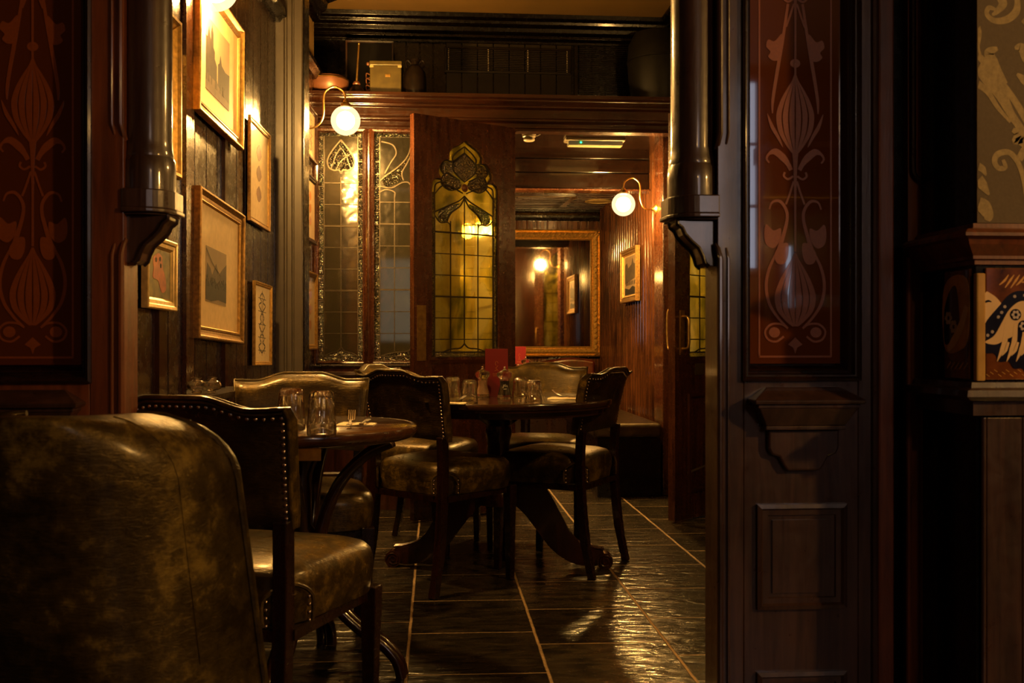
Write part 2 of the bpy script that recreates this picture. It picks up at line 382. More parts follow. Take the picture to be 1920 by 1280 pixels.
    def disc(s, cx, cz, rx, rz=None, y=0.0, th=0.0006, n=16):
        rz = rz or rx
        return s.poly([(cx + rx * cos(2 * pi * i / n), cz + rz * sin(2 * pi * i / n)) for i in range(n)], y, th)

def spline(pts, n=8, closed=False):
    P = [Vector(p) for p in pts]; out = []; N = len(P)
    rng = range(N if closed else N - 1)
    for i in rng:
        a = P[(i - 1) % N] if closed or i > 0 else P[0]; b = P[i]; c = P[(i + 1) % N]
        d = P[(i + 2) % N] if closed or i + 2 < N else P[-1]
        for k in range(n):
            t_ = k / n
            out.append(0.5 * ((2 * b) + (-a + c) * t_ + (2 * a - 5 * b + 4 * c - d) * t_ ** 2 + (-a + 3 * b - 3 * c + d) * t_ ** 3))
    if not closed: out.append(P[-1])
    return [tuple(v) for v in out]

def obj(name, mb, mat, parent=None, smooth=False, bevel=0.0, loc=None, rz=0.0, seg=2, label=None, flip=True):
    if flip: bmesh.ops.recalc_face_normals(mb.bm, faces=mb.bm.faces)
    me = bpy.data.meshes.new(name); mb.bm.to_mesh(me); mb.bm.free()
    for m in (mat if isinstance(mat, (list, tuple)) else [mat]): me.materials.append(M[m])
    o = bpy.data.objects.new(name, me); COL.objects.link(o)
    if smooth:
        me.shade_smooth() if hasattr(me, 'shade_smooth') else [setattr(p, 'use_smooth', True) for p in me.polygons]
        if smooth != 'all': me.set_sharp_from_angle(angle=R(40))
    if bevel:
        b = o.modifiers.new('bevel', 'BEVEL'); b.width = bevel; b.segments = seg; b.limit_method = 'ANGLE'; b.angle_limit = R(35)
        b.harden_normals = False
    if parent: o.parent = parent
    if loc is not None: o.location = loc
    if rz: o.rotation_euler[2] = rz
    if label: o['label'] = label
    return o
def thing(name, label, cat, loc=(0, 0, 0), rz=0.0, group=None):
    o = bpy.data.objects.new(name, None); COL.objects.link(o); o.empty_display_size = 0.1
    o.location = loc; o.rotation_euler = (0, 0, rz); return tag(o, label, cat, group)
def tag(o, label, cat, group=None):
    o['label'] = label; o['category'] = cat
    if group: o['group'] = group
    return o
def struct(name, mb, mat, label=None, parent=None, **k):
    o = obj(name, mb, mat, parent, **k)
    if parent is None: o['kind'] = 'structure'
    if label: o['label'] = label
    return o
def strucE(name, loc=(0, 0, 0), rz=0.0, label=None):
    o = bpy.data.objects.new(name, None); COL.objects.link(o); o.location = loc; o.rotation_euler = (0, 0, rz)
    o['kind'] = 'structure'
    if label: o['label'] = label
    return o
def dup(root, loc, rz, label=None, group=None):
    def cp(o, par):
        c = o.copy(); COL.objects.link(c)
        if par: c.parent = par
        for ch in list(o.children): cp(ch, c)
        return c
    r = cp(root, None); r.location = loc; r.rotation_euler = (0, 0, rz)
    if label: r['label'] = label
    if group: r['group'] = group
    return r

# ================================================================== the setting
YP, YB, YM = 1.95, 5.95, 9.15      # near partition, screen wall, far wall with the mirror
ZC = 3.045
XCR = 1.52                         # right wall of the far room
m = MB(); m.box(-3.3, 3.3, -3.4, 9.3, -0.05, 0.0)
struct('floor', m, 'floor', 'dark slate tiles with dusty pale joints')
m = MB(); m.box(-3.3, 3.3, -3.4, 6.45, ZC, ZC + 0.05)
struct('ceiling', m, 'plaster', 'ochre painted ceiling')

def boards(p, q, z0, z1, bw, gw=0.006, gd=0.006, bead=0.0, th=0.03, side=1):
    """vertical boards from p to q (xy); relief towards the left of p->q times side"""
    p, q = Vector(p), Vector(q); L = (q - p).length; d = (q - p) / L; nn = Vector((-d.y, d.x)) * side
    pts = [(0, -th), (0, 0)]; s_ = bw
    while s_ < L - bw * 0.4:
        pts += [(s_ - gw / 2, 0), (s_ - gw / 4, -gd), (s_ + gw / 4, -gd), (s_ + gw / 2, 0)]
        if bead:
            for k in range(5):
                a = pi * k / 4; pts.append((s_ + gw / 2 + bead - bead * cos(a), bead * 0.7 * sin(a)))
            pts.append((s_ + gw / 2 + 2 * bead + 0.001, -gd * 0.6)); pts.append((s_ + gw / 2 + 2 * bead + 0.004, 0))
        s_ += bw
    pts += [(L, 0), (L, -th)]
    W = [(p + d * a + nn * b) for a, b in pts]
    return MB().prism([(v.x, v.y) for v in W], z0, z1, 'xy')
def wallx(Y): return LW0 + LWS * Y
# left wall of the dining room: dark boards with narrow battens
m = boards((wallx(5.98), 5.98), (wallx(2.0), 2.0), 0.0, 2.6, 0.145, 0.010, 0.010)
bmesh.ops.recalc_face_normals(m.bm, faces=m.bm.faces)
struct('wall_left', m, 'board', 'dark varnished vertical boards')
m = MB(); m.prism([(wallx(5.98) - 0.03, 5.98), (wallx(2.0) - 0.03, 2.0), (wallx(2.0) - 0.01, 2.0), (wallx(5.98) - 0.01, 5.98)], 2.6, ZC, 'xy')
struct('wall_left_upper', m, 'plaster', 'ochre plaster strip above the boards')
def lrun(name, mat, Y0, Y1, prof, **k):
    """moulding along the left wall; prof = [(out, z), ...]"""
    mb = MB(); A = []
    for Y in (Y0, Y1):
        A.append([mb.v((wallx(Y) + o, Y, z)) for o, z in prof])
    n = len(prof)
    for i in range(n): mb.f([A[0][i], A[0][(i + 1) % n], A[1][(i + 1) % n], A[1][i]])
    mb.f(A[0][::-1]); mb.f(A[1]); return struct(name, mb, mat, **k)
lrun('trim_1', 'black', 2.05, 5.94, [(0, 2.53), (0.02, 2.53), (0.035, 2.55), (0.05, 2.56), (0.05, 2.585), (0.03, 2.6), (0, 2.6)])
lrun('trim_2', 'black', 2.05, 5.94, [(-.01, 2.88), (0.03, 2.89), (0.04, 2.93), (0.07, 2.95), (0.08, 2.99), (0.13, 3.01), (0.15, ZC), (-.01, ZC)])
lrun('baseboard_left', 'dark', 2.05, 5.94, [(0, 0), (0.02, 0), (0.02, 0.13), (0.012, 0.15), (0, 0.15)])
for k, px in enumerate((349, 418, 296)):      # raised stiles between board bays
    p = onW(px, 640); wd = (0.045, 0.02, 0.03)[k]
    lrun('trim_%d' % (3 + k), ('wood_red', 'wood', 'wood')[k], p.y - wd, p.y + wd, [(0, 0.15), (0.014, 0.15), (0.014, 2.53), (0, 2.53)])
# grey painted post standing off the left wall
pp = strucE('trim_6', label='grey painted post with a grooved face')
Yq = 4.86; xl, xr = xat(506, Yq), xat(568, Yq)
m = MB(); prof = [(xl - 0.08, Yq + 0.2), (xl - 0.08, Yq)]
segs = [(0.0, 0.0), (0.10, 0.0), (0.13, -0.006), (0.42, -0.006), (0.45, 0.004), (0.50, 0.004), (0.53, -0.006), (0.66, -0.006), (0.68, 0.003), (0.72, 0.003), (0.74, -0.010), (0.97, -0.010), (1.0, -0.004)]
prof += [(xl + (xr - xl) * a, Yq + b) for a, b in segs] + [(xr, Yq + 0.2)]
m.prism(prof, 0, ZC - 0.002, 'xy'); obj('post_shaft', m, 'post', pp, bevel=0.0015)
m = MB(); m.box(xr - 0.003, xr + 0.006, Yq + 0.01, Yq + 0.19, 0, 2.86); obj('post_edge_bead', m, 'black', pp)

# -------------------------------------------------------------- screen wall at YB with leaded windows and the doorway
HZ = zat(247, 0.6, YB)             # underside of the header
SZ = zat(183, 0.4, YB)             # top of the shelf
wb = strucE('wall_back', label='red mahogany screen with leaded windows')
XW = dict(a0=xat(597, YB), a1=xat(680, YB), b0=xat(702, YB), b1=xat(838, YB), c0=xat(862, YB), c1=xat(948, YB))
zW0, zW1 = zat(677, 0, YB), zat(247, -0.5, YB)
XL = wallx(YB) - 0.02; XO0 = xat(960, YB); XO1 = 1.85
m = MB()
m.box(XL, XO0 + 0.02, YB, YB + 0.07, 0.0, zW0)                      # dado
for a, b in ((XL, XW['a0']), (XW['a1'], XW['b0']), (XW['b1'], XW['c0']), (XW['c1'], XO0 + 0.02)): m.box(a, b, YB, YB + 0.07, zW0, zW1)
m.box(XL, XO0 + 0.02, YB, YB + 0.07, zW1, HZ)
obj('screen_framing', m, 'wood', wb, bevel=0.003)
m = MB(); m.box(XO1, 2.6, YB, YB + 0.07, 0, HZ); obj('door_jamb_panel', m, 'wood', wb)
# moulded header carrying the shelf
hz = SZ
prof = [(YB, HZ), (YB - 0.02, HZ), (YB - 0.02, HZ + 0.012), (YB - 0.012, HZ + 0.02), (YB - 0.012, HZ + 0.045), (YB - 0.035, HZ + 0.055), (YB - 0.035, HZ + 0.067),
        (YB - 0.02, HZ + 0.075), (YB - 0.02, hz - 0.075), (YB - 0.045, hz - 0.068), (YB - 0.045, hz - 0.058), (YB - 0.055, hz - 0.052), (YB - 0.072, hz - 0.035), (YB - 0.072, hz - 0.027),
        (YB - 0.095, hz - 0.022), (YB - 0.095, hz), (YB + 0.45, hz), (YB + 0.45, hz - 0.03), (YB + 0.07, hz - 0.03), (YB + 0.07, HZ)]
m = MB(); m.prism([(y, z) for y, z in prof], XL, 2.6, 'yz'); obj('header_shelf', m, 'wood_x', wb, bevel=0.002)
# window mouldings
for a, b in (('a0', 'a1'), ('b0', 'b1'), ('c0', 'c1')):
    m = MB(); m.frame(XW[a] - 0.03, XW[b] + 0.03, zW0 - 0.03, zW1 + 0.03, [(0, YB), (0.0, YB - 0.006), (0.008, YB - 0.012), (0.016, YB - 0.008), (0.02, YB - 0.016), (0.028, YB - 0.014), (0.034, YB + 0.01), (0.034, YB + 0.03), (0, YB + 0.03)], back=False)
    obj('window_moulding', m, 'wood_red', wb)
m = MB()
for a, b in ((XL + .03, XW['a1'] + 0.005), (XW['b0'] - 0.005, XO0 - 0.02)):
    m.frame(a, b, 0.2, zW0 - 0.06, [(0, YB), (0.004, YB - 0.01), (0.02, YB - 0.012), (0.03, YB - 0.002), (0.03, YB + .001)], back=False)
obj('dado_moulding', m, 'dark_x', wb)
# wall set back above the shelf
YU = YB + 0.42
wu = strucE('wall_back_upper', label='dark boarded wall above the shelf')
m = boards((2.2, YU), (-1.0, YU), hz - 0.03, ZC, 0.085, 0.010, 0.008, side=1); obj('dark_boards', m, 'black', wu)
def cz(py): return zat(py, 0.5, YU)
# cornice across the room and its return on the right
def cornice(out): return [(0, 2.90), (0.02, 2.90), (0.022, 2.915), (0.05, 2.928), (0.05, 2.942), (0.085, 2.955), (0.09, 2.98), (0.125, 2.992), (0.13, 3.010), (0.16, 3.020), (0.17, ZC), (0, ZC)]
XR2 = xat(1222, YU - 0.2)
m = MB(); m.prism([(YU - o, z) for o, z in cornice(1)], -1.0, XR2 + 0.25, 'yz'); struct('trim_7', m, 'black', 'black moulded cornice', bevel=0.0015)
m = MB(); m.prism([(XR2 + 0.24 - o, z) for o, z in cornice(1)], 2.2, YU, 'xz'); struct('trim_8', m, 'black', 'black cornice return on the right', bevel=0.0015)
m = MB(); m.box(XR2 + 0.24, XR2 + 0.4, 2.04, YU, 2.45, ZC); struct('wall_right_upper', m, 'black', 'bulkhead on the right')
m = MB(); m.box(1.98, 2.03, 2.04, YB, 0, ZC); struct('wall_right', m, 'board', 'dark panelled wall, mostly out of sight')
# painted panel, louvre vent
m = MB()
x0, x1 = xat(836, YU), xat(1072, YU)
nb = 8
for i in range(nb):
    a = x0 + (x1 - x0) * i / nb
    m.box(a + 0.003, a + (x1 - x0) / nb - 0.003, YU - 0.014, YU, hz, 2.9)
obj('painted_boards', m, 'panel_grey', wu, bevel=0.003)
v = thing('ventilation_grille', 'long louvred grille high on the dark boarded wall above the shelf', 'vent', (xat(952, YU), YU - 0.014, cz(137)))
wv = (xat(1068, YU) - xat(838, YU)) / 2; hv = cz(95) - cz(137)
m = MB(); m.frame(-wv - 0.01, wv + 0.01, -0.01, hv + 0.01, [(0, 0), (0, -0.012), (0.012, -0.016), (0.014, 0)]); obj('grille_frame', m, 'vent', v)
m = MB()
for i in range(13):
    z = hv * (i + 0.5) / 13; m.prism([(-0.013, z - 0.003), (-0.002, z + 0.003), (-0.002, z + 0.005), (-0.013, z - 0.001)], -wv, wv, 'yz')
obj('louvres', m, 'vent', v)
for k in range(4):
    m = MB(); x = -wv + 0.015 + k * (2 * wv - 0.03) / 3
    for i in range(13): m.box(x - 0.003, x + 0.003, -0.016, -0.012, hv * (i + 0.35) / 13, hv * (i + 0.6) / 13)
    obj('louvre_clips', m, 'vent_hi', v)
v = thing('louvred_hatch', 'black louvred hatch right of the grille above the shelf', 'hatch', (xat(1140, YU), YU - 0.002, cz(183)))
m = MB(); m.frame(-0.22, 0.2, 0, 0.38, [(0, 0), (0, -0.015), (0.02, -0.018), (0.024, 0)]); obj('hatch_frame', m, 'black', v)
m = MB()
for i in range(26): m.box(-0.19, 0.17, -0.01, -0.002, 0.03 + i * 0.0125, 0.037 + i * 0.0125)
obj('hatch_slats', m, 'black', v)

# -------------------------------------------------------------- far room beyond the screen
m = boards((XCR, YB + 0.05), (XCR, YM), 0.0, 2.5, 0.095, 0.007, 0.010, bead=0.015, side=1)
struct('wall_far_right', m, 'bead', 'glossy brown beadboard wall of the far room')
m = boards((XCR, YM), (-1.6, YM), 0.0, 2.5, 0.095, 0.005, 0.006, bead=0.004, side=1)
struct('wall_far', m, 'bead', 'glossy brown boards of the far wall')
m = boards((-1.6, YM), (-1.6, YB + 0.05), 0.0, 2.5, 0.095, 0.005, 0.006, side=1)
struct('wall_far_left', m, 'board')
YH = 6.95; ZH = zat(353, 0.8, YH)
m = MB(); m.box(-1.6, XCR, YB + 0.07, YH, 2.315, 2.36); struct('ceiling_far_front', m, 'beam', 'dark boarded ceiling just past the doorway')
bk = strucE('trim_9', label='deep boarded ceiling beam')
m = MB(); zs = [ZH, zat(323, .8, YH), zat(297, .8, YH), 2.325]
for i in range(3): m.box(-1.6, XCR - 0.01, YH - 0.004 * (i == 1), YH + 0.02, zs[i] + 0.003, zs[i + 1] - 0.003)
obj('beam_boards', m, 'beam', bk, bevel=0.003)
m = MB(); m.box(-1.6, XCR - 0.01, YH + 0.02, YH + 0.12, ZH, 2.325); obj('beam_core', m, 'beam', bk)
m = MB(); m.box(-1.6, XCR - 0.01, YH - 0.014, YH + 0.12, ZH - 0.014, ZH - 0.001); obj('beam_lit_edge', m, 'wood_red', bk, bevel=0.003)  # bright lamp-lit lower edge, put in as a strip of lighter wood
ZF = 2.22
m = MB(); m.box(-1.6, XCR, YH + 0.12, YM, ZF, ZF + 0.04)
y = YH + 0.2
while y < YM - 0.05:
    m.box(-1.6, XCR - 0.01, y, y + 0.05, ZF - 0.012, ZF); y += 0.11
struct('ceiling_far', m, 'dark_x', 'battened dark ceiling of the far room')
m = MB(); m.prism([(YM, ZF - 0.11), (YM - 0.02, ZF - 0.11), (YM - 0.03, ZF - 0.08), (YM - 0.03, ZF - 0.06), (YM - 0.06, ZF - 0.03), (YM - 0.06, ZF - 0.012), (YM, ZF - 0.012)], -1.6, XCR, 'yz')
struct('trim_10', m, 'black')
# corner post where the far beadboard wall meets the doorway
m = MB(); xx = xat(1238, 6.55)
m.box(XCR - 0.05, XCR + 0.03, 6.35, 6.60, 0, 2.4); struct('trim_11', m, 'wood_red', 'red brown stile at the end of the beadboard wall', bevel=0.006)
m = MB(); m.box(-0.5, 0.02, YM - 0.03, YM - 0.006, 1.02, 1.9); m2 = m
w_ = strucE('window_4', label='small dusk-lit window of the far room')
m.bm.free(); m = MB(); m.box(-0.50, -0.12, YM - 0.02, YM - 0.012, 1.0, 1.75); obj('window_pane', m, 'day_dim', w_)
m = MB(); m.frame(-0.54, -0.08, 0.96, 1.79, [(0, YM), (0, YM - 0.04), (0.04, YM - 0.045), (0.045, YM - 0.02), (0.045, YM)]); obj('window_frame', m, 'wood', w_)

# -------------------------------------------------------------- near partition and the bar room behind the camera
XJR, XJL = 0.5615, -0.590
m = MB(); m.box(-3.3, XJL - 0.36, YP, YP + 0.09, 0, ZC); m.box(1.045, 3.3, YP + 0.0, YP + 0.09, 0, ZC)
struct('wall_partition', m, 'wood', 'timber partition either side of the opening')
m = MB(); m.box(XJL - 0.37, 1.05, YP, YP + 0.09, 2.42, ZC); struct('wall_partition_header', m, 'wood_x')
m = MB(); m.box(-3.35, -3.3, -3.4, YP + .09, 0, ZC); struct('wall_bar_left', m, 'wood')
m = MB(); m.box(3.3, 3.35, -3.4, YP + .09, 0, ZC); struct('wall_bar_right', m, 'wood')
m = MB(); m.box(-3.3, 3.3, -3.45, -3.4, 0, ZC); struct('wall_bar_back', m, 'wood')
# narrow daylight windows behind the camera, then one added wide pane
def daywin(name, x, w, z0, z1, mat):
    e = strucE(name, (x, -3.38, z0)); h = z1 - z0
    m = MB(); m.box(-w, w, -0.01, 0.0, 0, h); obj('window_pane', m, mat, e)
    m = MB(); m.frame(-w - 0.05, w + 0.05, -0.05, h + 0.05, [(0, 0), (0, 0.03), (0.05, 0.03), (0.055, 0.0)]); 
    nbar = max(1, int(h / 0.4))
    for i in range(1, nbar): m.box(-w, w, 0.0, 0.012, h * i / nbar - 0.012, h * i / nbar + 0.012)
    obj('window_frame', m, 'wood', e)
daywin('window_5', 2.36, 0.05, 1.55, 2.95, 'day')
daywin('window_6', 2.66, 0.028, 1.25, 1.72, 'day')
daywin('window_added', 1.72, 0.42, 1.65, 2.9, 'day_added')  # unseen wide pane, added to give the right pilaster a soft sheen

# ================================================================== leaded glass
def came(mb, pts, r=0.0035): mb.sweep([(a, 0.0, b) for a, b in pts], r * 2, r * 1.6, up=(0, 1, 0))
def leaf_glass(parent, cx, z0, zs, zt, hw, yellow=True):
    """ogee headed leaded light in the local xz plane. z0 sill, zs shoulder, zt apex"""
    H = zt - zs; f = hw / 0.225
    half = [(hw, z0), (hw, zs)] + spline([(hw, zs, 0), (hw * 0.97, zs + H * 0.10, 0), (hw * 0.84, zs + H * 0.165, 0), (hw * 0.70, zs + H * 0.16, 0)], 5)
    half = [(p[0], p[1]) for p in half]
    l2 = spline([(hw * 0.70, zs + H * 0.16, 0), (hw * 0.80, zs + H * 0.27, 0), (hw * 0.76, zs + H * 0.44, 0), (hw * 0.62, zs + H * 0.55, 0), (hw * 0.50, zs + H * 0.56, 0)], 5)
    l3 = spline([(hw * 0.50, zs + H * 0.56, 0), (hw * 0.50, zs + H * 0.68, 0), (hw * 0.38, zs + H * 0.81, 0), (hw * 0.15, zs + H * 0.91, 0), (0, zt, 0)], 5)
    half += [(p[0], p[1]) for p in l2[1:]] + [(p[0], p[1]) for p in l3[1:]]
    outl = [(cx + a, b) for a, b in half] + [(cx - a, b) for a, b in half[-2::-1]]
    pm, pb = ('pane_yellow', 'pebble_yellow') if yellow else ('pane_dim', 'pebble_dim')
    m = MB(); m.prism(outl, -0.022, -0.018, 'xz'); pane = obj('leaded_pane', m, pm, parent)
    m = MB(); iw = hw - 0.028 * f; S = lambda a: [(cx + x, z) for x, z in a]; Sm = lambda a: [(cx - x, z) for x, z in a]
    came(m, outl + [outl[0]], 0.005)
    inner = [(iw, z0), (iw, zs - 0.02)] + [(p[0], p[1]) for p in spline([(iw, zs - 0.02, 0), (iw * 0.96, zs + H * 0.06, 0), (iw * 0.75, zs + H * 0.11, 0), (iw * 0.60, zs + H * 0.10, 0)], 4)]
    for g in (S, Sm): came(m, g(inner))
    zj = zs + H * 0.03                      # jewel height
    ztip = zs - H * 0.13
    for g in (S, Sm):
        og = [(p[0], p[1]) for p in spline([(0, ztip, 0), (0.035 * f, ztip - 0.03, 0), (0.10 * f, ztip - 0.06, 0), (0.165 * f, ztip - 0.09, 0), (iw, ztip - 0.105, 0)], 5)]
        og2 = [(p[0], p[1]) for p in spline([(0, ztip - .01, 0), (0.03 * f, ztip - 0.06, 0), (0.085 * f, ztip - 0.10, 0), (0.11 * f, ztip - 0.135, 0), (0.12 * f, ztip - 0.155, 0), (0.16 * f, ztip - 0.16, 0), (iw, ztip - 0.125, 0)], 5)]
        came(m, g(og)); came(m, g(og2))
        came(m, g([(p[0], p[1]) for p in spline([(0.012, zj - 0.03, 0), (0.075 * f, ztip + 0.04, 0), (0.14 * f, ztip + 0.05, 0), (iw, zs - 0.04, 0)], 5)]))
        came(m, g([(p[0], p[1]) for p in spline([(0.03, zj, 0), (0.10 * f, zj - 0.02, 0), (0.155 * f, zj + 0.02, 0), (0.12 * f, zj + 0.075, 0), (0.03, zj + 0.04, 0)], 5)]))
        came(m, g([(p[0], p[1]) for p in spline([(0.0, zj + 0.035, 0), (0.07 * f, zj + 0.09, 0), (0.075 * f, zj + 0.14, 0), (0, zj + 0.2, 0)], 5)]))
        came(m, g([(p[0], p[1]) for p in spline([(0.13 * f, zj + 0.06, 0), (0.16 * f, zj + 0.10, 0), (0.13 * f, zj + 0.145, 0), (0.075 * f, zj + 0.14, 0)], 5)]))
        came(m, g([(p[0], p[1]) for p in spline([(0.0, zt - 0.035, 0), (0.055 * f, zt - 0.075, 0), (0.08 * f, zt - 0.11, 0), (0.06 * f, zt - 0.155, 0)], 5)]))
        # foot motif
        came(m, g([(p[0], p[1]) for p in spline([(0, z0 + 0.075, 0), (0.03 * f, z0 + 0.05, 0), (0.09 * f, z0 + 0.045, 0), (0.15 * f, z0 + 0.025, 0)], 5)]))
        # lower columns
        came(m, g([(0.092 * f, z0 + 0.03), (0.092 * f, ztip - 0.15)]), 0.0028)
        came(m, g([(p[0], p[1]) for p in spline([(0.092 * f, ztip - 0.19, 0), (0.10 * f, ztip - 0.165, 0), (0.13 * f, ztip - 0.155, 0)], 4)]), 0.0028)
        # border joints
        zz = z0 + 0.10
        while zz < zs - 0.05: came(m, g([(iw, zz), (hw, zz)]), 0.002); zz += 0.085
    came(m, [(cx, z0 + 0.075), (cx, ztip)], 0.0028)
    came(m, [(cx, zj + 0.2), (cx, zt - 0.035)], 0.002)
    came(m, S([(-hw, z0 + 0.028), (hw, z0 + 0.028)]))
    n = 5; top = ztip - 0.215
    for i in range(n + 1):
        z = z0 + 0.10 + (top - z0 - 0.10) * i / n
        came(m, S([(-iw, z), (iw, z)]), 0.0045 if i in (2, 5) else 0.0026)
    for v_ in m.bm.verts: v_.co.y -= 0.024
    obj('lead_cames', m, 'lead_dark' if yellow else 'lead', pane)
    # textured petals and border
    m = MB(); mg = MB()
    for sg in (1, -1):
        lf = spline([(0.03 * f, ztip - 0.045, 0), (0.10 * f, ztip - 0.065, 0), (0.165 * f, ztip - 0.095, 0), (0.175 * f, ztip - 0.14, 0), (0.13 * f, ztip - 0.155, 0), (0.08 * f, ztip - 0.10, 0)], 4, True)
        mg.poly([(cx + sg * p[0], p[1]) for p in lf], -0.0225, 0.002)
        pt = spline([(0.03, zj - 0.005, 0), (0.10 * f, zj - 0.02, 0), (0.150 * f, zj + 0.02, 0), (0.12 * f, zj + 0.07, 0), (0.03, zj + 0.035, 0)], 4, True)
        m.poly([(cx + sg * p[0], p[1]) for p in pt], -0.0225, 0.002)
        pt = spline([(0.08 * f, zj + 0.07, 0), (0.15 * f, zj + 0.08, 0), (0.150 * f, zj + 0.125, 0), (0.09 * f, zj + 0.14, 0)], 4, True)
        m.poly([(cx + sg * p[0], p[1]) for p in pt], -0.0225, 0.002)
    m.poly([(cx + p[0], p[1]) for p in spline([(0, zj + 0.04, 0), (0.065 * f, zj + 0.09, 0), (0.068 * f, zj + 0.14, 0), (0, zj + 0.195, 0), (-0.068 * f, zj + 0.14, 0), (-0.065 * f, zj + 0.09, 0)], 4, True)], -0.0225, 0.002)
    obj('textured_petals', m, 'pane_smoke', pane); obj('textured_leaves', mg, 'pane_green', pane)
    m = MB(); m.box(cx - hw + 0.003, cx + hw - 0.003, -0.0255, -0.0225, z0 + 0.002, z0 + 0.026)
    for sg in (1, -1):
        a, b = sorted((cx + sg * (iw + 0.002), cx + sg * (hw - 0.003))); m.box(a, b, -0.0255, -0.0225, z0 + 0.03, zs - 0.03)
    obj('pebbled_border', m, pb, pane)
    m = MB(); m.lathe([(0.019, 0), (0.023, 0.004), (0.019, 0.008), (0.015, 0.006), (0.010, 0.010), (0, 0.013)], 20)
    for v_ in m.bm.verts: x, y, z = v_.co; v_.co = (cx + x, -0.024 - z, zj + y)
    obj('glass_jewel', m, 'copper', pane, smooth=True)
    return outl
def door_leaf(name, hinge, rz, W=0.68, H=2.245, label=None, mir=1, yellow=True):
    """x from 0 at the hinge to W*mir at the free edge, seen face towards -y"""
    e = strucE(name, hinge, rz, label); T = 0.045
    cx, z0, zs, zt, hw = W * 0.50, 0.90, 1.855, 2.135, 0.225
    # frame built from pieces around the glass opening
    H_ = zt - zs
    m = MB()
    m.box(0, cx - hw, -T, 0, 0.0, H); m.box(cx + hw, W, -T, 0, 0.0, H); m.box(cx - hw, cx + hw, -T, 0, 0.0, z0)
    def spandrel(sg):
        half = [(hw, zs)] + [(p[0], p[1]) for p in spline([(hw, zs, 0), (hw * 0.97, zs + H_ * 0.10, 0), (hw * 0.84, zs + H_ * 0.165, 0), (hw * 0.70, zs + H_ * 0.16, 0)], 5)][1:]
        half += [(p[0], p[1]) for p in spline([(hw * 0.70, zs + H_ * 0.16, 0), (hw * 0.80, zs + H_ * 0.27, 0), (hw * 0.76, zs + H_ * 0.44, 0), (hw * 0.62, zs + H_ * 0.55, 0), (hw * 0.50, zs + H_ * 0.56, 0)], 5)][1:]
        half += [(p[0], p[1]) for p in spline([(hw * 0.50, zs + H_ * 0.56, 0), (hw * 0.50, zs + H_ * 0.68, 0), (hw * 0.38, zs + H_ * 0.81, 0), (hw * 0.15, zs + H_ * 0.91, 0), (0, zt, 0)], 5)][1:]
        m.prism([(cx + sg * p_, q_) for p_, q_ in half] + [(cx, H), (cx + sg * hw, H)], -T, 0, 'xz')
    spandrel(1); spandrel(-1)
    for v_ in m.bm.verts: v_.co.x *= mir
    obj('leaf_frame', m, 'wood_red', e)
    m = MB()
    for a in (0.012, 0.10 * W):                                   # stile joints and lower panel moulding
        pass
    m.frame(0.12, W - 0.12, 0.14, 0.70, [(0, -T), (0.005, -T - 0.010), (0.018, -T - 0.012), (0.03, -T - 0.003), (0.03, -T)], back=False)
    m.box(0.1, W - 0.1, -T - 0.004, -T, 0.865, 0.885)
    for v_ in m.bm.verts: v_.co.x *= mir
    obj('panel_moulding', m, 'wood', e)
    leaf_glass(e, cx * mir, z0, zs, zt, hw, yellow)
    return e

# doors: two leaves of one doorway standing open towards the dining room
h1 = onY(958, 640, YB - 0.055); h1.z = 0.012
f1 = atD(782, 640, 5.55)
a1 = math.atan2(f1.y - h1.y, f1.x - h1.x)
d1 = door_leaf('door_1', (h1.x, h1.y, 0.012), a1 - pi, mir=-1, label='open leaf with yellow ogee leaded glass and red menu in front')
W = 0.68
m = MB(); m.box(-W + 0.018, -W + 0.075, -0.049, -0.045, zat(680, 0, 5.6) , zat(577, 0, 5.6)); obj('push_plate', m, 'brass', d1, bevel=0.001)
h2 = Vector((XO1 - 0.02, YB - 0.055, 0.012)); f2 = atD(1253, 640, 5.5)
a2 = math.atan2(f2.y - h2.y, f2.x - h2.x); W2 = min((f2 - h2).xy.length, 0.74)
d2 = door_leaf('door_2', (h2.x, h2.y, 0.012), a2 - pi, W=W2, mir=-1, label='open leaf with brass pull handle at the right')
def pull(parent, x, z0, z1, y=-0.045, sg=-1):
    m = MB(); m.box(x - 0.022, x + 0.022, y + sg * 0.004, y, z0 - 0.035, z1 + 0.035); pl = obj('handle_plate', m, 'brass', parent, bevel=0.001)
    m = MB(); yy = y + sg * 0.045
    m.sweep(spline([(x, y, z0), (x, yy * 0.7 + y * .3, z0), (x, yy, z0 + 0.02), (x, yy, (z0 + z1) / 2), (x, yy, z1 - 0.02), (x, yy * 0.7 + y * .3, z1), (x, y, z1)], 5), 0.008, seg=10)
    obj('pull_handle', m, 'brass', pl, smooth=True)
pull(d2, -W2 + 0.065, zat(657, 1.3, 5.5), zat(598, 1.3, 5.5))
m = MB(); m.box(-W2 + 0.19, -W2 + 0.28, -0.048, -0.045, 0.80, 0.875); obj('finger_plate', m, 'boxmetal', d2, bevel=0.001)
m = MB(); m.prism([(-W2 + 0.12, 0.252), (-W2 + 0.45, 0.30), (-W2 + 0.45, 0.306), (-W2 + 0.12, 0.264)], -0.047, -0.045, 'xz'); obj('scuff_strip', m, 'post', d2)
# back face handle of the second leaf
m = MB(); m.sweep(spline([(-W2 + 0.06, 0, 0.95), (-W2 + 0.06, 0.045, 0.96), (-W2 + 0.06, 0.045, 1.15), (-W2 + 0.06, 0, 1.16)], 5), 0.007, seg=8); obj('back_handle', m, 'brass', d2, smooth=True)

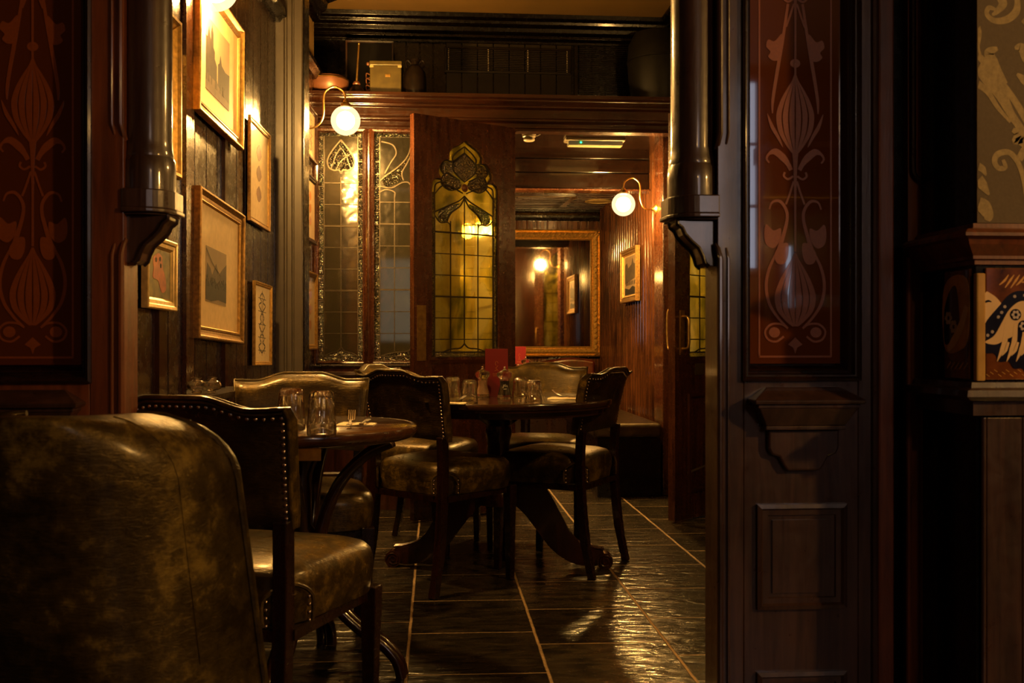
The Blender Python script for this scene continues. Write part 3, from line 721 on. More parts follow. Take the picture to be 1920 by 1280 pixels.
# fixed windows of the screen
def window(name, x0, x1, z0, z1, kind, label):
    e = strucE(name, ((x0 + x1) / 2, YB + 0.03, 0), 0, label); hw = (x1 - x0) / 2; b = 0.030
    pm, pb = ('pane_clear', 'pane_clear') if kind == 'c' else ('pane_dim', 'pebble_dim')
    m = MB(); m.box(-hw, hw, -0.002, 0.002, z0, z1); p = obj('leaded_pane', m, pm, e)
    m = MB(); m.box(-hw, -hw + b, -0.006, -0.003, z0, z1); m.box(hw - b, hw, -0.006, -0.003, z0, z1); m.box(-hw + b, hw - b, -0.006, -0.003, z1 - b * 0.8, z1); m.box(-hw + b, hw - b, -0.006, -0.003, z0, z0 + b)
    obj('pebbled_border', m, pb, p)
    m = MB(); iw = hw - b
    came(m, [(-hw, z0), (-hw, z1), (hw, z1), (hw, z0), (-hw, z0)], 0.004)
    came(m, [(-iw, z0 + b), (-iw, z1 - b * .8), (iw, z1 - b * .8), (iw, z0 + b), (-iw, z0 + b)], 0.0028)
    for sg in (1, -1):
        z = z0 + 0.06
        while z < z1 - 0.05: came(m, [(sg * iw, z), (sg * hw, z)], 0.002); z += 0.075
    px = MB()
    foot = [(p_[0], p_[1]) for p_ in spline([(0, z0 + 0.085, 0), (0.02, z0 + 0.06, 0), (iw * 0.6, z0 + 0.05, 0), (iw, z0 + 0.03, 0)], 5)]
    for sg in (1, -1): came(m, [(sg * a, c) for a, c in foot])
    if kind == 'a':
        topz = z1 - 0.30
        came(m, [(0, z0 + 0.085), (0, topz + 0.035)], 0.0028)
        for i in range(8):
            z = z0 + 0.165 + (topz - z0 - 0.165) * i / 7 
            came(m, [(-iw, z), (iw, z)], 0.0045 if i in (2, 5) else 0.0026)
        sp = [(0, z1 - 0.045), (0.045, z1 - 0.10), (0.078, z1 - 0.16), (0.072, z1 - 0.205), (0.04, z1 - 0.225), (0.012, z1 - 0.222), (0, z1 - 0.245)]
        sps = [(q[0], q[1]) for q in spline([(a, c, 0) for a, c in sp], 4)]
        for sg in (1, -1): came(m, [(sg * a, c) for a, c in sps], 0.004)
        for sg in (1, -1): came(m, [(q[0] * sg, q[1]) for q in spline([(0, z1 - 0.09, 0), (0.03, z1 - 0.135, 0), (0.045, z1 - 0.18, 0), (0.06, z1 - 0.222, 0)], 4)], 0.0028)
        for sg in (1,): came(m, [(q[0] * sg, q[1]) for q in spline([(0.05, z1 - 0.13, 0), (0, z1 - 0.17, 0), (-0.03, z1 - 0.222, 0)], 4)], 0.0028)
        px.poly([(a, c) for a, c in sps] + [(-a, c) for a, c in sps[-2:0:-1]], -0.003, 0.002)
        px.poly([(-iw, z0 + b)] + [(-a, c) for a, c in foot[::-1]] + [(a, c) for a, c in foot[1:]] + [(iw, z0 + b)], -0.003, 0.002)
    else:
        topz = z1 - 0.36
        k = iw / 0.19
        if kind == 'b': cols = (-0.10, 0.0, 0.10)
        else: cols = (-0.045, 0.045)
        for c_ in cols: came(m, [(c_ * (k if kind == 'b' else 1), z0 + 0.06), (c_ * (k if kind == 'b' else 1), topz)], 0.0028)
        for i in range(7):
            z = z0 + 0.165 + (topz - 0.05 - z0 - 0.165) * i / 6
            came(m, [(-iw, z), (iw, z)], 0.0045 if i in (2, 5) else 0.0026)
        for sg in (1, -1):
            S = lambda P, r=0.0035: came(m, [(sg * q[0] * k, q[1]) for q in spline([(a, c, 0) for a, c in P], 5)], r)
            S([(0.0, z1 - 0.024), (0.004, z1 - 0.09), (0.03, z1 - 0.15), (0.085, z1 - 0.205), (0.15, z1 - 0.25), (0.19, z1 - 0.285)])
            S([(0.0, z1 - 0.13), (0.025, z1 - 0.18), (0.055, z1 - 0.235), (0.045, z1 - 0.28)])
            S([(0.19, z1 - 0.315), (0.12, z1 - 0.325), (0.06, z1 - 0.295), (0.02, z1 - 0.29), (0.0, z1 - 0.31)])
            S([(0.18, z1 - 0.05), (0.11, z1 - 0.07), (0.09, z1 - 0.12), (0.12, z1 - 0.17), (0.16, z1 - 0.24)])
            S([(0.19, z1 - 0.35), (0.15, z1 - 0.335), (0.10, z1 - 0.35), (0.10, z1 - 0.38)])
            lf = spline([(0.0, z1 - 0.10, 0), (0.035, z1 - 0.155, 0), (0.09, z1 - 0.205, 0), (0.17, z1 - 0.27, 0), (0.15, z1 - 0.315, 0), (0.06, z1 - 0.28, 0), (0.055, z1 - 0.235, 0)], 4, True)
            px.poly([(sg * q[0] * k, q[1]) for q in lf], -0.003, 0.002)
            px.poly([(sg * a, c) for a, c in foot] + [(sg * iw, z0 + b), (0, z0 + b)], -0.003, 0.002)
    for v_ in m.bm.verts: v_.co.y -= 0.006
    obj('lead_cames', m, 'lead', p); obj('textured_glass_shapes', px, pb, p)
    return e
window('window_1', XW['a0'], XW['a1'], zW0, zW1, 'a', 'leaded window with a spade motif, nearest the left wall')
window('window_2', XW['b0'], XW['b1'], zW0, zW1, 'b', 'leaded window with a curling leaf head, partly behind the open door leaf')
window('window_3', XW['c0'], XW['c1'], zW0, zW1, 'c', 'yellow leaded window seen through the open door leaf')

# ================================================================== pilasters of the near opening
ZG = 0.955                          # bottom of the coloured glass
def etched(parent, H):
    """etched flower pattern; local x centre, z measured upwards from the floor"""
    PXM = 1.99 / FPX
    def c(x, py): return (x * PXM * 1.02, 1.0 - (py - 640) * PXM * 0.965)
    m = MB(); th = 0.0004; y = -0.001; YY = [0.0]
    def both(fn):
        for sg in (1, -1): fn(sg)
    def rib(sg, pts, w, n=6): 
        P = [(q[0], q[1]) for q in spline([(sg * a, b, 0) for a, b in pts], n)]
        m.ribbon([c(a, b) for a, b in P], [v_ * PXM for v_ in (w if isinstance(w, list) else [w])] if isinstance(w, list) else w * PXM, y - YY[0], th); YY[0] += 0.000005
    def pol(sg, pts): 
        P = [(q[0], q[1]) for q in spline([(sg * a, b, 0) for a, b in pts], 5, True)]; YY[0] += 0.00002; m.poly([c(a, b) for a, b in P], y - 0.0003 - YY[0], th)
    def motif(o, which):
        if which == 1:              # upper bulb, open stems
            for k in (-2.5, -1.5, -0.5, 0.5, 1.5, 2.5):
                sp = [(0.6, 110), (2.4, 124), (6.0, 142), (10.0, 165), (12.6, 192), (11.2, 222), (6.5, 248), (1.6, 268)]
                rib(1, [(k * a, o + b) for a, b in sp], [a * 0.84 for a, b in sp])
            def f(sg):
                rib(sg, [(14, o - 30), (24, o + 40), (34, o + 100), (43, o + 160), (44, o + 188)], [5, 6, 7, 6, 2])
                pol(sg, [(54, o + 188), (48, o + 215), (36, o + 236), (24, o + 255), (30, o + 235), (43, o + 210)])
                pol(sg, [(26, o + 30), (40, o + 45), (52, o + 42), (56, o + 56), (48, o + 66), (52, o + 76), (42, o + 84), (30, o + 80), (30, o + 60)])
                rib(sg, [(8, o + 300), (14, o + 288), (24, o + 275), (38, o + 264), (50, o + 268), (55, o + 278), (50, o + 286)], [8, 9, 14, 13, 5, 4, 3])
                rib(sg, [(4, o + 312), (14, o + 318), (22, o + 312), (20, o + 304)], 4)
                rib(sg, [(3, o + 322), (10, o + 345), (18, o + 368)], 4)
            both(f); rib(1, [(0, o + 268), (0, o + 300), (0, o + 360), (0, o + 462)], [12, 7, 4, 4])
            m.disc(*c(0, o + 88), 10 * PXM, 8.5 * PXM, y, th)
        else:
            for k in (-2.5, -1.5, -0.5, 0.5, 1.5, 2.5):
                sp = [(0.6, 464), (2.6, 478), (6.4, 498), (10.6, 522), (13.6, 550), (12.2, 576), (7.0, 596), (1.8, 610)]
                rib(1, [(k * a, o + b) for a, b in sp], [a * 0.84 for a, b in sp])
            def f(sg):
                rib(sg, [(50, o + 378), (44, o + 364), (30, o + 362), (18, o + 378), (16, o + 400), (26, o + 440), (36, o + 470)], [3, 4, 6, 6, 6, 8, 8])
                pol(sg, [(28, o + 416), (42, o + 420), (56, o + 408), (60, o + 428), (56, o + 448), (42, o + 455), (30, o + 440)])
                pol(sg, [(14, o + 446), (28, o + 448), (40, o + 466), (36, o + 484), (22, o + 486), (14, o + 470)])
                rib(sg, [(34, o + 460), (50, o + 495), (56, o + 530), (50, o + 565), (34, o + 592), (16, o + 612)], [4, 6, 6, 6, 5, 4])
                rib(sg, [(14, o + 614), (26, o + 606), (46, o + 606), (58, o + 620), (52, o + 636), (36, o + 640), (22, o + 630)], 4)
                m.disc(*c(sg * 40, o + 622), 11 * PXM, 10 * PXM, y, th)
            both(f)
            m.poly([c(0, o + 632), c(14, o + 646), c(4, o + 652), c(0, o + 664), c(-4, o + 652), c(-14, o + 646)], y, th)
    for o, wch in ((0, 1), (0, 2), (-352, 1), (-700, 1)): motif(o, wch)
    for sg in (1, -1): m.ribbon([c(sg * 69, 670), c(sg * 69, -700)], 0.0035, y, th)
    m.ribbon([c(-70, 670), c(70, 670)], 0.004, y, th)
    return obj('etched_flower_pattern', m, 'etch', parent)
def pilaster(name, gx, edge, s, label, lower):
    """gx glass centre, edge = x of the opening side, s = +1 when the opening is on +x"""
    e = thing(name, label, 'pilaster', (gx, YP, 0)); q = abs(edge - gx); T = 0.09; X = lambda a: s * a
    H = 2.42
    def bx(mb, a, b, y0, y1, z0, z1): a, b = sorted((X(a), X(b))); mb.box(a, b, y0, y1, z0, z1)
    out = -0.155
    m = MB(); bx(m, 0.118, q, 0, T, 0, H); bx(m, out, -0.118, 0, T, 0, H); bx(m, -0.118, 0.118, 0, T, 0, ZG - 0.03)
    bx(m, -0.118, 0.118, 0.05, T, ZG - 0.03, H)
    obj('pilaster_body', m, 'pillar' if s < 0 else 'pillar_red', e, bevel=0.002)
    m = MB(); m.frame(-0.122, 0.122, ZG - 0.034, H + 0.1, [(0, 0.0), (0.0, -0.008), (0.005, -0.010), (0.009, -0.004), (0.012, -0.004), (0.015, 0.010), (0.018, 0.014), (0.021, 0.012), (0.026, 0.030), (0.030, 0.040)], back=False)
    obj('glass_moulding', m, 'dark', e)
    m = MB(); m.box(-0.098, 0.098, 0.034, 0.040, ZG, H); g = obj('coloured_glass', m, 'ruby', e)
    p = etched(g, H); p.location = (0, 0.0345, 0)
    # rolls on the edges with stops around the bracket
    zA, zB = 1.395, 1.185
    m = MB()
    for a in (q - 0.006, q - 0.022):
        k = 1 if a > q - 0.01 else 0.6
        m.sweep([(X(a), -0.001, H), (X(a), -0.001, zA + .02), (X(a + .004), 0.002, zA), (X(a + .006), 0.008, zA - .01)], 0.0055 * k, seg=8)
        m.sweep([(X(a + .006), 0.008, zB + .01), (X(a + .004), 0.002, zB), (X(a), -0.001, zB - .02), (X(a), -0.001, 0.02)], 0.0055 * k, seg=8)
    m.sweep([(X(out + 0.004), -0.002, H), (X(out + 0.004), -0.002, 0.02)], 0.007, seg=8)
    obj('edge_roll', m, 'pillar' if s < 0 else 'pillar_red', e, smooth=True)
    # shelf, shield, recessed panels
    m = MB(); z = ZG - 0.06
    def tier(w0, d0, z0, w1, d1, z1):
        A = [m.v(p) for p in ((-w0, 0, z0), (w0, 0, z0), (w0, -d0, z0), (-w0, -d0, z0))]; B = [m.v(p) for p in ((-w1, 0, z1), (w1, 0, z1), (w1, -d1, z1), (-w1, -d1, z1))]
        for i in range(4): m.f([A[i], A[(i + 1) % 4], B[(i + 1) % 4], B[i]])
        m.f(A[::-1]); m.f(B)
    tier(0.112, 0.055, z - 0.010, 0.075, 0.012, z + 0.014)
    tier(0.110, 0.052, z - 0.018, 0.112, 0.055, z - 0.010)
    tier(0.103, 0.046, z - 0.026, 0.103, 0.046, z - 0.018)
    tier(0.080, 0.026, z - 0.062, 0.100, 0.044, z - 0.026)
    tier(0.082, 0.028, z - 0.070, 0.082, 0.028, z - 0.062)
    obj('shelf_moulding', m, 'pillar', e, bevel=0.002)
    m = MB(); zz = z - 0.072
    sh = [(-0.072, zz), (0.072, zz), (0.072, zz - 0.035), (0.066, zz - 0.048), (0.05, zz - 0.052), (0.042, zz - 0.068), (0.034, zz - 0.08), (-0.034, zz - 0.08), (-0.042, zz - 0.068), (-0.05, zz - 0.052), (-0.066, zz - 0.048), (-0.072, zz - 0.035)]
    m.prism(sh, -0.016, 0, 'xz'); obj('carved_shield', m, 'pillar', e, bevel=0.004)
    for za, zb in ((0.475, 0.665), (0.12, 0.33)):
        m = MB(); m.frame(-0.092, 0.092, za - 0.01, zb + 0.01, [(0, 0), (0, -0.008), (0.008, -0.010), (0.012, -0.004), (0.022, -0.004), (0.03, 0.014), (0.032, 0.016)], back=False)
        m.box(-0.06, 0.06, -0.003, 0.0, za + 0.022, zb - 0.022)
        obj('panel_moulding', m, 'pillar', e)
    # attached column with drum, block and ogee bracket
    cx, cy, r = X(q - 0.042 + 0.084), 0.05, 0.0445
    cx = X(q + 0.037) if s < 0 else X(q + 0.032)
    m = MB(); m.lathe([(r * 1.06, 1.355), (r * 1.08, 1.362), (r * 1.02, 1.372), (r, 1.39), (r, H)], 32, (cx, cy, 0)); obj('column_shaft', m, 'pillar', e, smooth=True)
    m = MB(); m.lathe([(r * 0.9, 1.285), (r * 1.16, 1.29), (r * 1.16, 1.325), (r * 1.14, 1.35), (r * 1.02, 1.362), (r, 1.37)], 32, (cx, cy, 0)); obj('column_drum', m, 'pillar', e, smooth=True)
    def slab(mb, w, z0, z1):
        pts = [(X(q - 0.004), cy + 0.045), (X(q - 0.004), cy - w)]
        for i in range(9):
            a = pi / 2 * i / 8; pts.append((cx + X(0.0) + X(1) * w * sin(a) * 0.98, cy - w * cos(a)))
        pts.append((cx + X(w), cy + 0.045)); mb.prism(pts, z0, z1, 'xy')
    m = MB(); slab(m, r * 1.25, 1.255, 1.292); slab(m, r * 1.32, 1.247, 1.256); slab(m, r * 1.12, 1.243, 1.248); obj('bracket_block', m, 'pillar', e, bevel=0.003)
    w0 = q + 0.077
    pr = [(q - 0.004, 1.244), (w0, 1.244), (w0, 1.236), (w0 - 0.010, 1.228), (w0 - 0.016, 1.215), (w0 - 0.03, 1.20), (w0 - 0.044, 1.188), (w0 - 0.052, 1.172), (w0 - 0.056, 1.158), (w0 - 0.064, 1.151), (q - 0.004, 1.151)]
    m = MB(); m.prism([(X(a), b) for a, b in pr], cy - 0.032, cy + 0.032, 'xz'); bk_ = obj('ogee_bracket', m, 'pillar', e, bevel=0.002)
    for yy in (cy - 0.033, cy + 0.033):
        m = MB(); m.sweep([(X(a), yy, b) for a, b in pr[1:-1]], 0.0045, seg=8); obj('bracket_beading', m, 'dark', bk_, smooth=True)
    return e
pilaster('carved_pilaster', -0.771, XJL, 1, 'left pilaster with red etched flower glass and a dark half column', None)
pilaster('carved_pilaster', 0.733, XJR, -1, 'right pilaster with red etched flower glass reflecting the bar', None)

# board bays between the right pilaster and the tiled pier
e = strucE('trim_12', label='red brown boards with a round ended channel')
X0 = 0.888
m = MB(); m.box(X0, xat(1672, YP), YP - 0.012, YP + 0.09, 0, 2.42); obj('red_board', m, 'pillar_red', e, bevel=0.004)
m = MB(); m.box(xat(1668, YP), xat(1712, YP), YP + 0.03, YP + 0.09, 0, 2.42); obj('shadow_board', m, 'black', e)
xa, xb = xat(1706, YP), xat(1784, YP)
m = MB(); m.box(xa, xb + 0.01, YP + 0.008, YP + 0.09, 0, 2.42); obj('channel_board', m, 'pillar_red', e)
m = MB(); c0, c1 = xat(1712, YP), xat(1759, YP); zc = zat(318, 1.0, YP); rr = (c1 - c0) / 2
pts = [(c0, YP, 2.42)] + [((c0 + c1) / 2 - rr * cos(a), YP, zc - rr * 0.9 * sin(a)) for a in [pi * i / 12 for i in range(13)]] + [(c1, YP, 2.42)]
m.sweep(pts, 0.005, seg=8); m.sweep([(x * 0.86 + (c0 + c1) / 2 * 0.14, y, z) for x, y, z in pts], 0.003, seg=8); obj('channel_bead', m, 'dark', e, smooth=True)
m = MB(); m.sweep([(xa, YP + 0.004, z) for z in (0, 1.17)] , 0.006, seg=8); m.sweep([(xa + 0.03, YP + 0.004, z) for z in (0, 1.1)], 0.006, seg=8); obj('board_bead', m, 'pillar_red', e, smooth=True)

# ================================================================== tiled pier with wallpaper above, at the right edge
YF = 1.75; XF = xat(1830, YF); XE = 2.3
e = thing('tiled_pier', 'pier at the right edge with wallpaper, painted tiles and boarding', 'pier', (XF, YF, 0)); ZZ = lambda py: zat(py, XF, YF)
DX = XE - XF; DY = YP - YF
m = MB(); m.box(0, DX, 0, DY, 0, 2.6); obj('pier_core', m, 'black', e)
m = MB(); m.box(0.0, DX, -0.004, 0, ZZ(418), 2.6); wp = obj('wallpaper', m, 'paper', e)
m = MB()
def P_(px, py): v_ = onY(px, py, YF); return (v_.x - XF, v_.z)
RB = [0.0]; RBC = []
def rb(pts, w, n=6, mb=None):
    P = [(q[0], q[1]) for q in spline([(*P_(a, b), 0) for a, b in pts], n)]; k = YF / FPX * 1.12
    if mb is None and n != 5: RBC.append((pts, w))
    RB[0] += 0.00003; (mb or m).ribbon(P, [v_ * k for v_ in w] if isinstance(w, list) else w * k, -0.004 - RB[0], 0.0002)
rb([(1866, 20), (1852, 16), (1848, 28), (1862, 40), (1885, 38), (1902, 24), (1905, 4), (1900, -20)], [4, 9, 8, 10, 13, 14, 10, 8])
rb([(1870, -8), (1878, 8), (1868, 22), (1858, 30)], [14, 16, 10, 4])
rb([(1915, 45), (1925, 38), (1940, 44)], [8, 12, 10])
rb([(1830, 104), (1848, 122), (1872, 152), (1900, 190), (1930, 240)], [10, 14, 12, 12, 14])
rb([(1830, 52), (1834, 66), (1832, 90), (1838, 110)], [12, 8, 5, 4])
rb([(1831, 120), (1852, 146), (1874, 178), (1894, 216), (1925, 262)], [26, 30, 22, 14, 14])
rb([(1830, 158), (1850, 174), (1868, 202), (1892, 230)], [14, 10, 8, 5])
rb([(1868, 92), (1852, 100), (1860, 118), (1870, 135), (1884, 158)], [6, 18, 18, 12, 6])
rb([(1900, 92), (1912, 90), (1922, 110), (1934, 130)], [4, 16, 18, 10])
rb([(1904, 140), (1916, 150), (1930, 166)], [5, 14, 12])
rb([(1896, 244), (1906, 252), (1900, 266), (1916, 262), (1910, 274)], [8, 14, 10, 14, 10])
rb([(1878, 300), (1882, 314), (1870, 316), (1862, 304), (1868, 290), (1886, 286), (1900, 296), (1912, 320), (1920, 360), (1924, 400)], [6, 9, 9, 10, 11, 10, 10, 9, 8, 7])
rb([(1908, 300), (1918, 284), (1930, 276)], [12, 16, 14])
rb([(1831, 312), (1840, 318), (1846, 330)], [14, 12, 3]); rb([(1832, 334), (1840, 348), (1852, 366)], [16, 18, 3]); rb([(1831, 380), (1842, 388), (1850, 404), (1848, 414)], [20, 26, 20, 10])
for k_ in range(1, 8):
    for pts_, w_ in list(RBC):
        if k_ % 2: rb([((1920 + 8 - 1829) * 2 * ((k_ + 1) // 2) + 1829 * 2 - a, b) for a, b in pts_] if False else [(1928 + (k_ - 1) * 99 + (1928 - a), b) for a, b in pts_], w_, 5)
        else: rb([(a + k_ * 99, b) for a, b in pts_], w_, 5)
for v_ in m.bm.verts: v_.co.x = max(v_.co.x, 0.001)
obj('damask_pattern', m, 'damask', wp)
m = MB()   # cornice moulding and ledge run around front and left side
def around(mb, prof):
    A = []
    for cx_, cy_, sx, sy in ((DX, 0, 0, -1), (0, 0, -1, -1), (0, DY, -1, 0)):
        A.append([mb.v((cx_ + sx * o, cy_ + sy * o, z)) for o, z in prof])
    n = len(prof)
    for a, b in zip(A, A[1:]):
        for i in range(n): mb.f([a[i], a[(i + 1) % n], b[(i + 1) % n], b[i]])
around(m, [(-0.01, ZZ(418)), (0.012, ZZ(420)), (0.012, ZZ(428)), (0.035, ZZ(433)), (0.043, ZZ(440)), (0.043, ZZ(446)), (0.032, ZZ(450)), (0.028, ZZ(460)), (0.012, ZZ(480)), (0.012, ZZ(486)), (0.006, ZZ(488)), (0.006, ZZ(496)), (-0.01, ZZ(500))])
obj('cornice_moulding', m, 'pillar_red', e)
m = MB(); around(m, [(-0.01, ZZ(714)), (0.018, ZZ(716)), (0.02, ZZ(726)), (0.034, ZZ(730)), (0.036, ZZ(742)), (0.022, ZZ(750)), (0.012, ZZ(752)), (0.012, ZZ(778)), (-0.01, ZZ(780))]); obj('ledge_moulding', m, 'pillar', e)
# tiles
za, zb = ZZ(714), ZZ(500)
def tile(rz_, origin, w, h, nm, front):
    t_ = bpy.data.objects.new('tile_setting', None)
    m = MB(); m.box(0.002, w - 0.002, -0.006, 0, 0.002, h - 0.002); t_ = obj(nm, m, 'tile_brown', e, bevel=0.002); t_.location = origin; t_.rotation_euler[2] = rz_
    m = MB()
    Q = lambda a, b: (a * w, b * h)
    def pg(mi, pts, y, cl=True, n=5):
        m.mi = mi; P = [(q[0], q[1]) for q in spline([(*Q(a, b), 0) for a, b in pts], n, True)] if cl else [Q(a, b) for a, b in pts]; m.poly(P, y, 0.0006)
    def rn(mi, pts, wd, y, n=5):
        m.mi = mi; P = [(q[0], q[1]) for q in spline([(*Q(a, b), 0) for a, b in pts], n)]; m.ribbon(P, [v_ * w for v_ in wd] if isinstance(wd, list) else wd * w, y, 0.0006)
    # 0 cream, 1 straw, 2 navy, 3 white
    if front:
        for k in range(9): rn(1, [(0.22 + k * 0.085, 0.84 - 0.03 * sin(k)), (0.30 + k * 0.085, 0.88), (0.36 + k * 0.085, 0.93)], [0.01, 0.035, 0.01], -0.006)
        for k in range(16): rn(1, [(0.02 + k * 0.06, 0.06 + 0.02 * (k % 3)), (0.07 + k * 0.06, 0.04 + 0.02 * (k % 3))], 0.008, -0.006, 2)
        pg(0, [(0.0, 0.48), (0.0, 0.76), (0.10, 0.76), (0.22, 0.70), (0.27, 0.62), (0.10, 0.44)], -0.0062)
        rn(2, [(0.0, 0.69), (0.05, 0.70), (0.10, 0.69)], [0.03, 0.03, 0.005], -0.0068)
        pg(2, [(0.0, 0.36), (0.0, 0.50), (0.22, 0.66), (0.38, 0.76), (0.55, 0.79), (0.80, 0.76), (1.0, 0.74), (1.0, 0.06), (0.90, 0.04), (0.76, 0.07), (0.64, 0.06), (0.56, 0.11), (0.44, 0.11), (0.36, 0.17), (0.22, 0.17), (0.14, 0.24), (0.0, 0.25)], -0.0064)
        pg(0, [(0.0, 0.34), (0.14, 0.40), (0.26, 0.52), (0.36, 0.62), (0.50, 0.69), (0.64, 0.70), (0.80, 0.68), (0.99, 0.66), (0.98, 0.46), (0.80, 0.50), (0.52, 0.48), (0.44, 0.40), (0.30, 0.36), (0.16, 0.32)], -0.0070)
        for k in range(6):
            bx_ = 0.22 + k * 0.145
            rn(0, [(bx_ + 0.10, 0.50), (bx_ + 0.08, 0.36), (bx_ + 0.04, 0.28), (bx_ - 0.04, 0.17)], [0.05, 0.08, 0.07, 0.005], -0.0072)
            rn(0, [(bx_ + 0.13, 0.34), (bx_ + 0.09, 0.27), (bx_ + 0.03, 0.22)], [0.04, 0.05, 0.004], -0.0072)
        for fx, fy in ((0.46, 0.58), (0.58, 0.48), (0.70, 0.58), (0.84, 0.52)):
            m.mi = 2; m.disc(*Q(fx, fy), w * 0.085, None, -0.0076, 0.0006)
            m.mi = 3
            for a in range(6): m.disc(Q(fx, fy)[0] + w * 0.045 * cos(a * pi / 3), Q(fx, fy)[1] + w * 0.045 * sin(a * pi / 3), w * 0.023, None, -0.0082, 0.0006, 8)
        for fx, fy in ((0.20, 0.56), (0.11, 0.43), (0.30, 0.65), (0.45, 0.74), (0.6, 0.75), (0.04, 0.40), (0.25, 0.60)):
            m.mi = 3
            for a in range(5): m.disc(Q(fx, fy)[0] + w * 0.014 * cos(a * 1.257), Q(fx, fy)[1] + w * 0.014 * sin(a * 1.257), w * 0.011, None, -0.0070, 0.0006, 7)
    else:
        pg(1, [(0.05, 0.30), (0.05, 0.86), (0.9, 0.9), (0.95, 0.4), (0.6, 0.26)], -0.0062)
        pg(2, [(0.06, 0.34), (0.05, 0.62), (0.25, 0.80), (0.5, 0.84), (0.62, 0.60), (0.60, 0.44), (0.3, 0.34)], -0.0066)
        rn(0, [(0.9, 0.66), (0.66, 0.46), (0.4, 0.34), (0.2, 0.27)], [0.12, 0.2, 0.2, 0.1], -0.0070)
        for fx, fy in ((0.22, 0.56), (0.42, 0.48)):
            m.mi = 3
            for a in range(6): m.disc(Q(fx, fy)[0] + w * 0.09 * cos(a * pi / 3), Q(fx, fy)[1] + w * 0.09 * sin(a * pi / 3), w * 0.05, None, -0.0072, 0.0006, 8)
        for k in range(5): rn(1, [(0.15 + k * 0.16, 0.10), (0.30 + k * 0.16, 0.16)], 0.03, -0.0064, 3)
    obj('painted_wing', m, ['tile_cream', 'tile_gold', 'tile_blue', 'tile_white'], t_)
tw = 0.125; strip = xat(1843, YF) - XF
tile(0, (strip, 0.0, za), tw, zb - za, 'bird_wing_tile', True)
for k_ in range(1, 9): tile(0, (strip + tw * k_, 0.0, za), tw, zb - za, 'bird_wing_tile', True)
tile(-pi / 2, (0.0, DY - 0.095, za), 0.095, zb - za, 'side_tile', False)
m = MB(); m.box(-0.004, strip, -0.010, 0.004, za, ZZ(512)); obj('marble_corner_strip', m, 'marble', e, bevel=0.003)
m = MB()
for i in range(16):
    a = 0.012 + i * 0.075; m.box(a + 0.004, a + 0.071, -0.008, 0, 0.1, ZZ(782))
    m.sweep([(a, -0.004, 0.1), (a, -0.004, ZZ(782))], 0.005, seg=8)
obj('lower_boards', m, 'pillar', e, bevel=0.002)

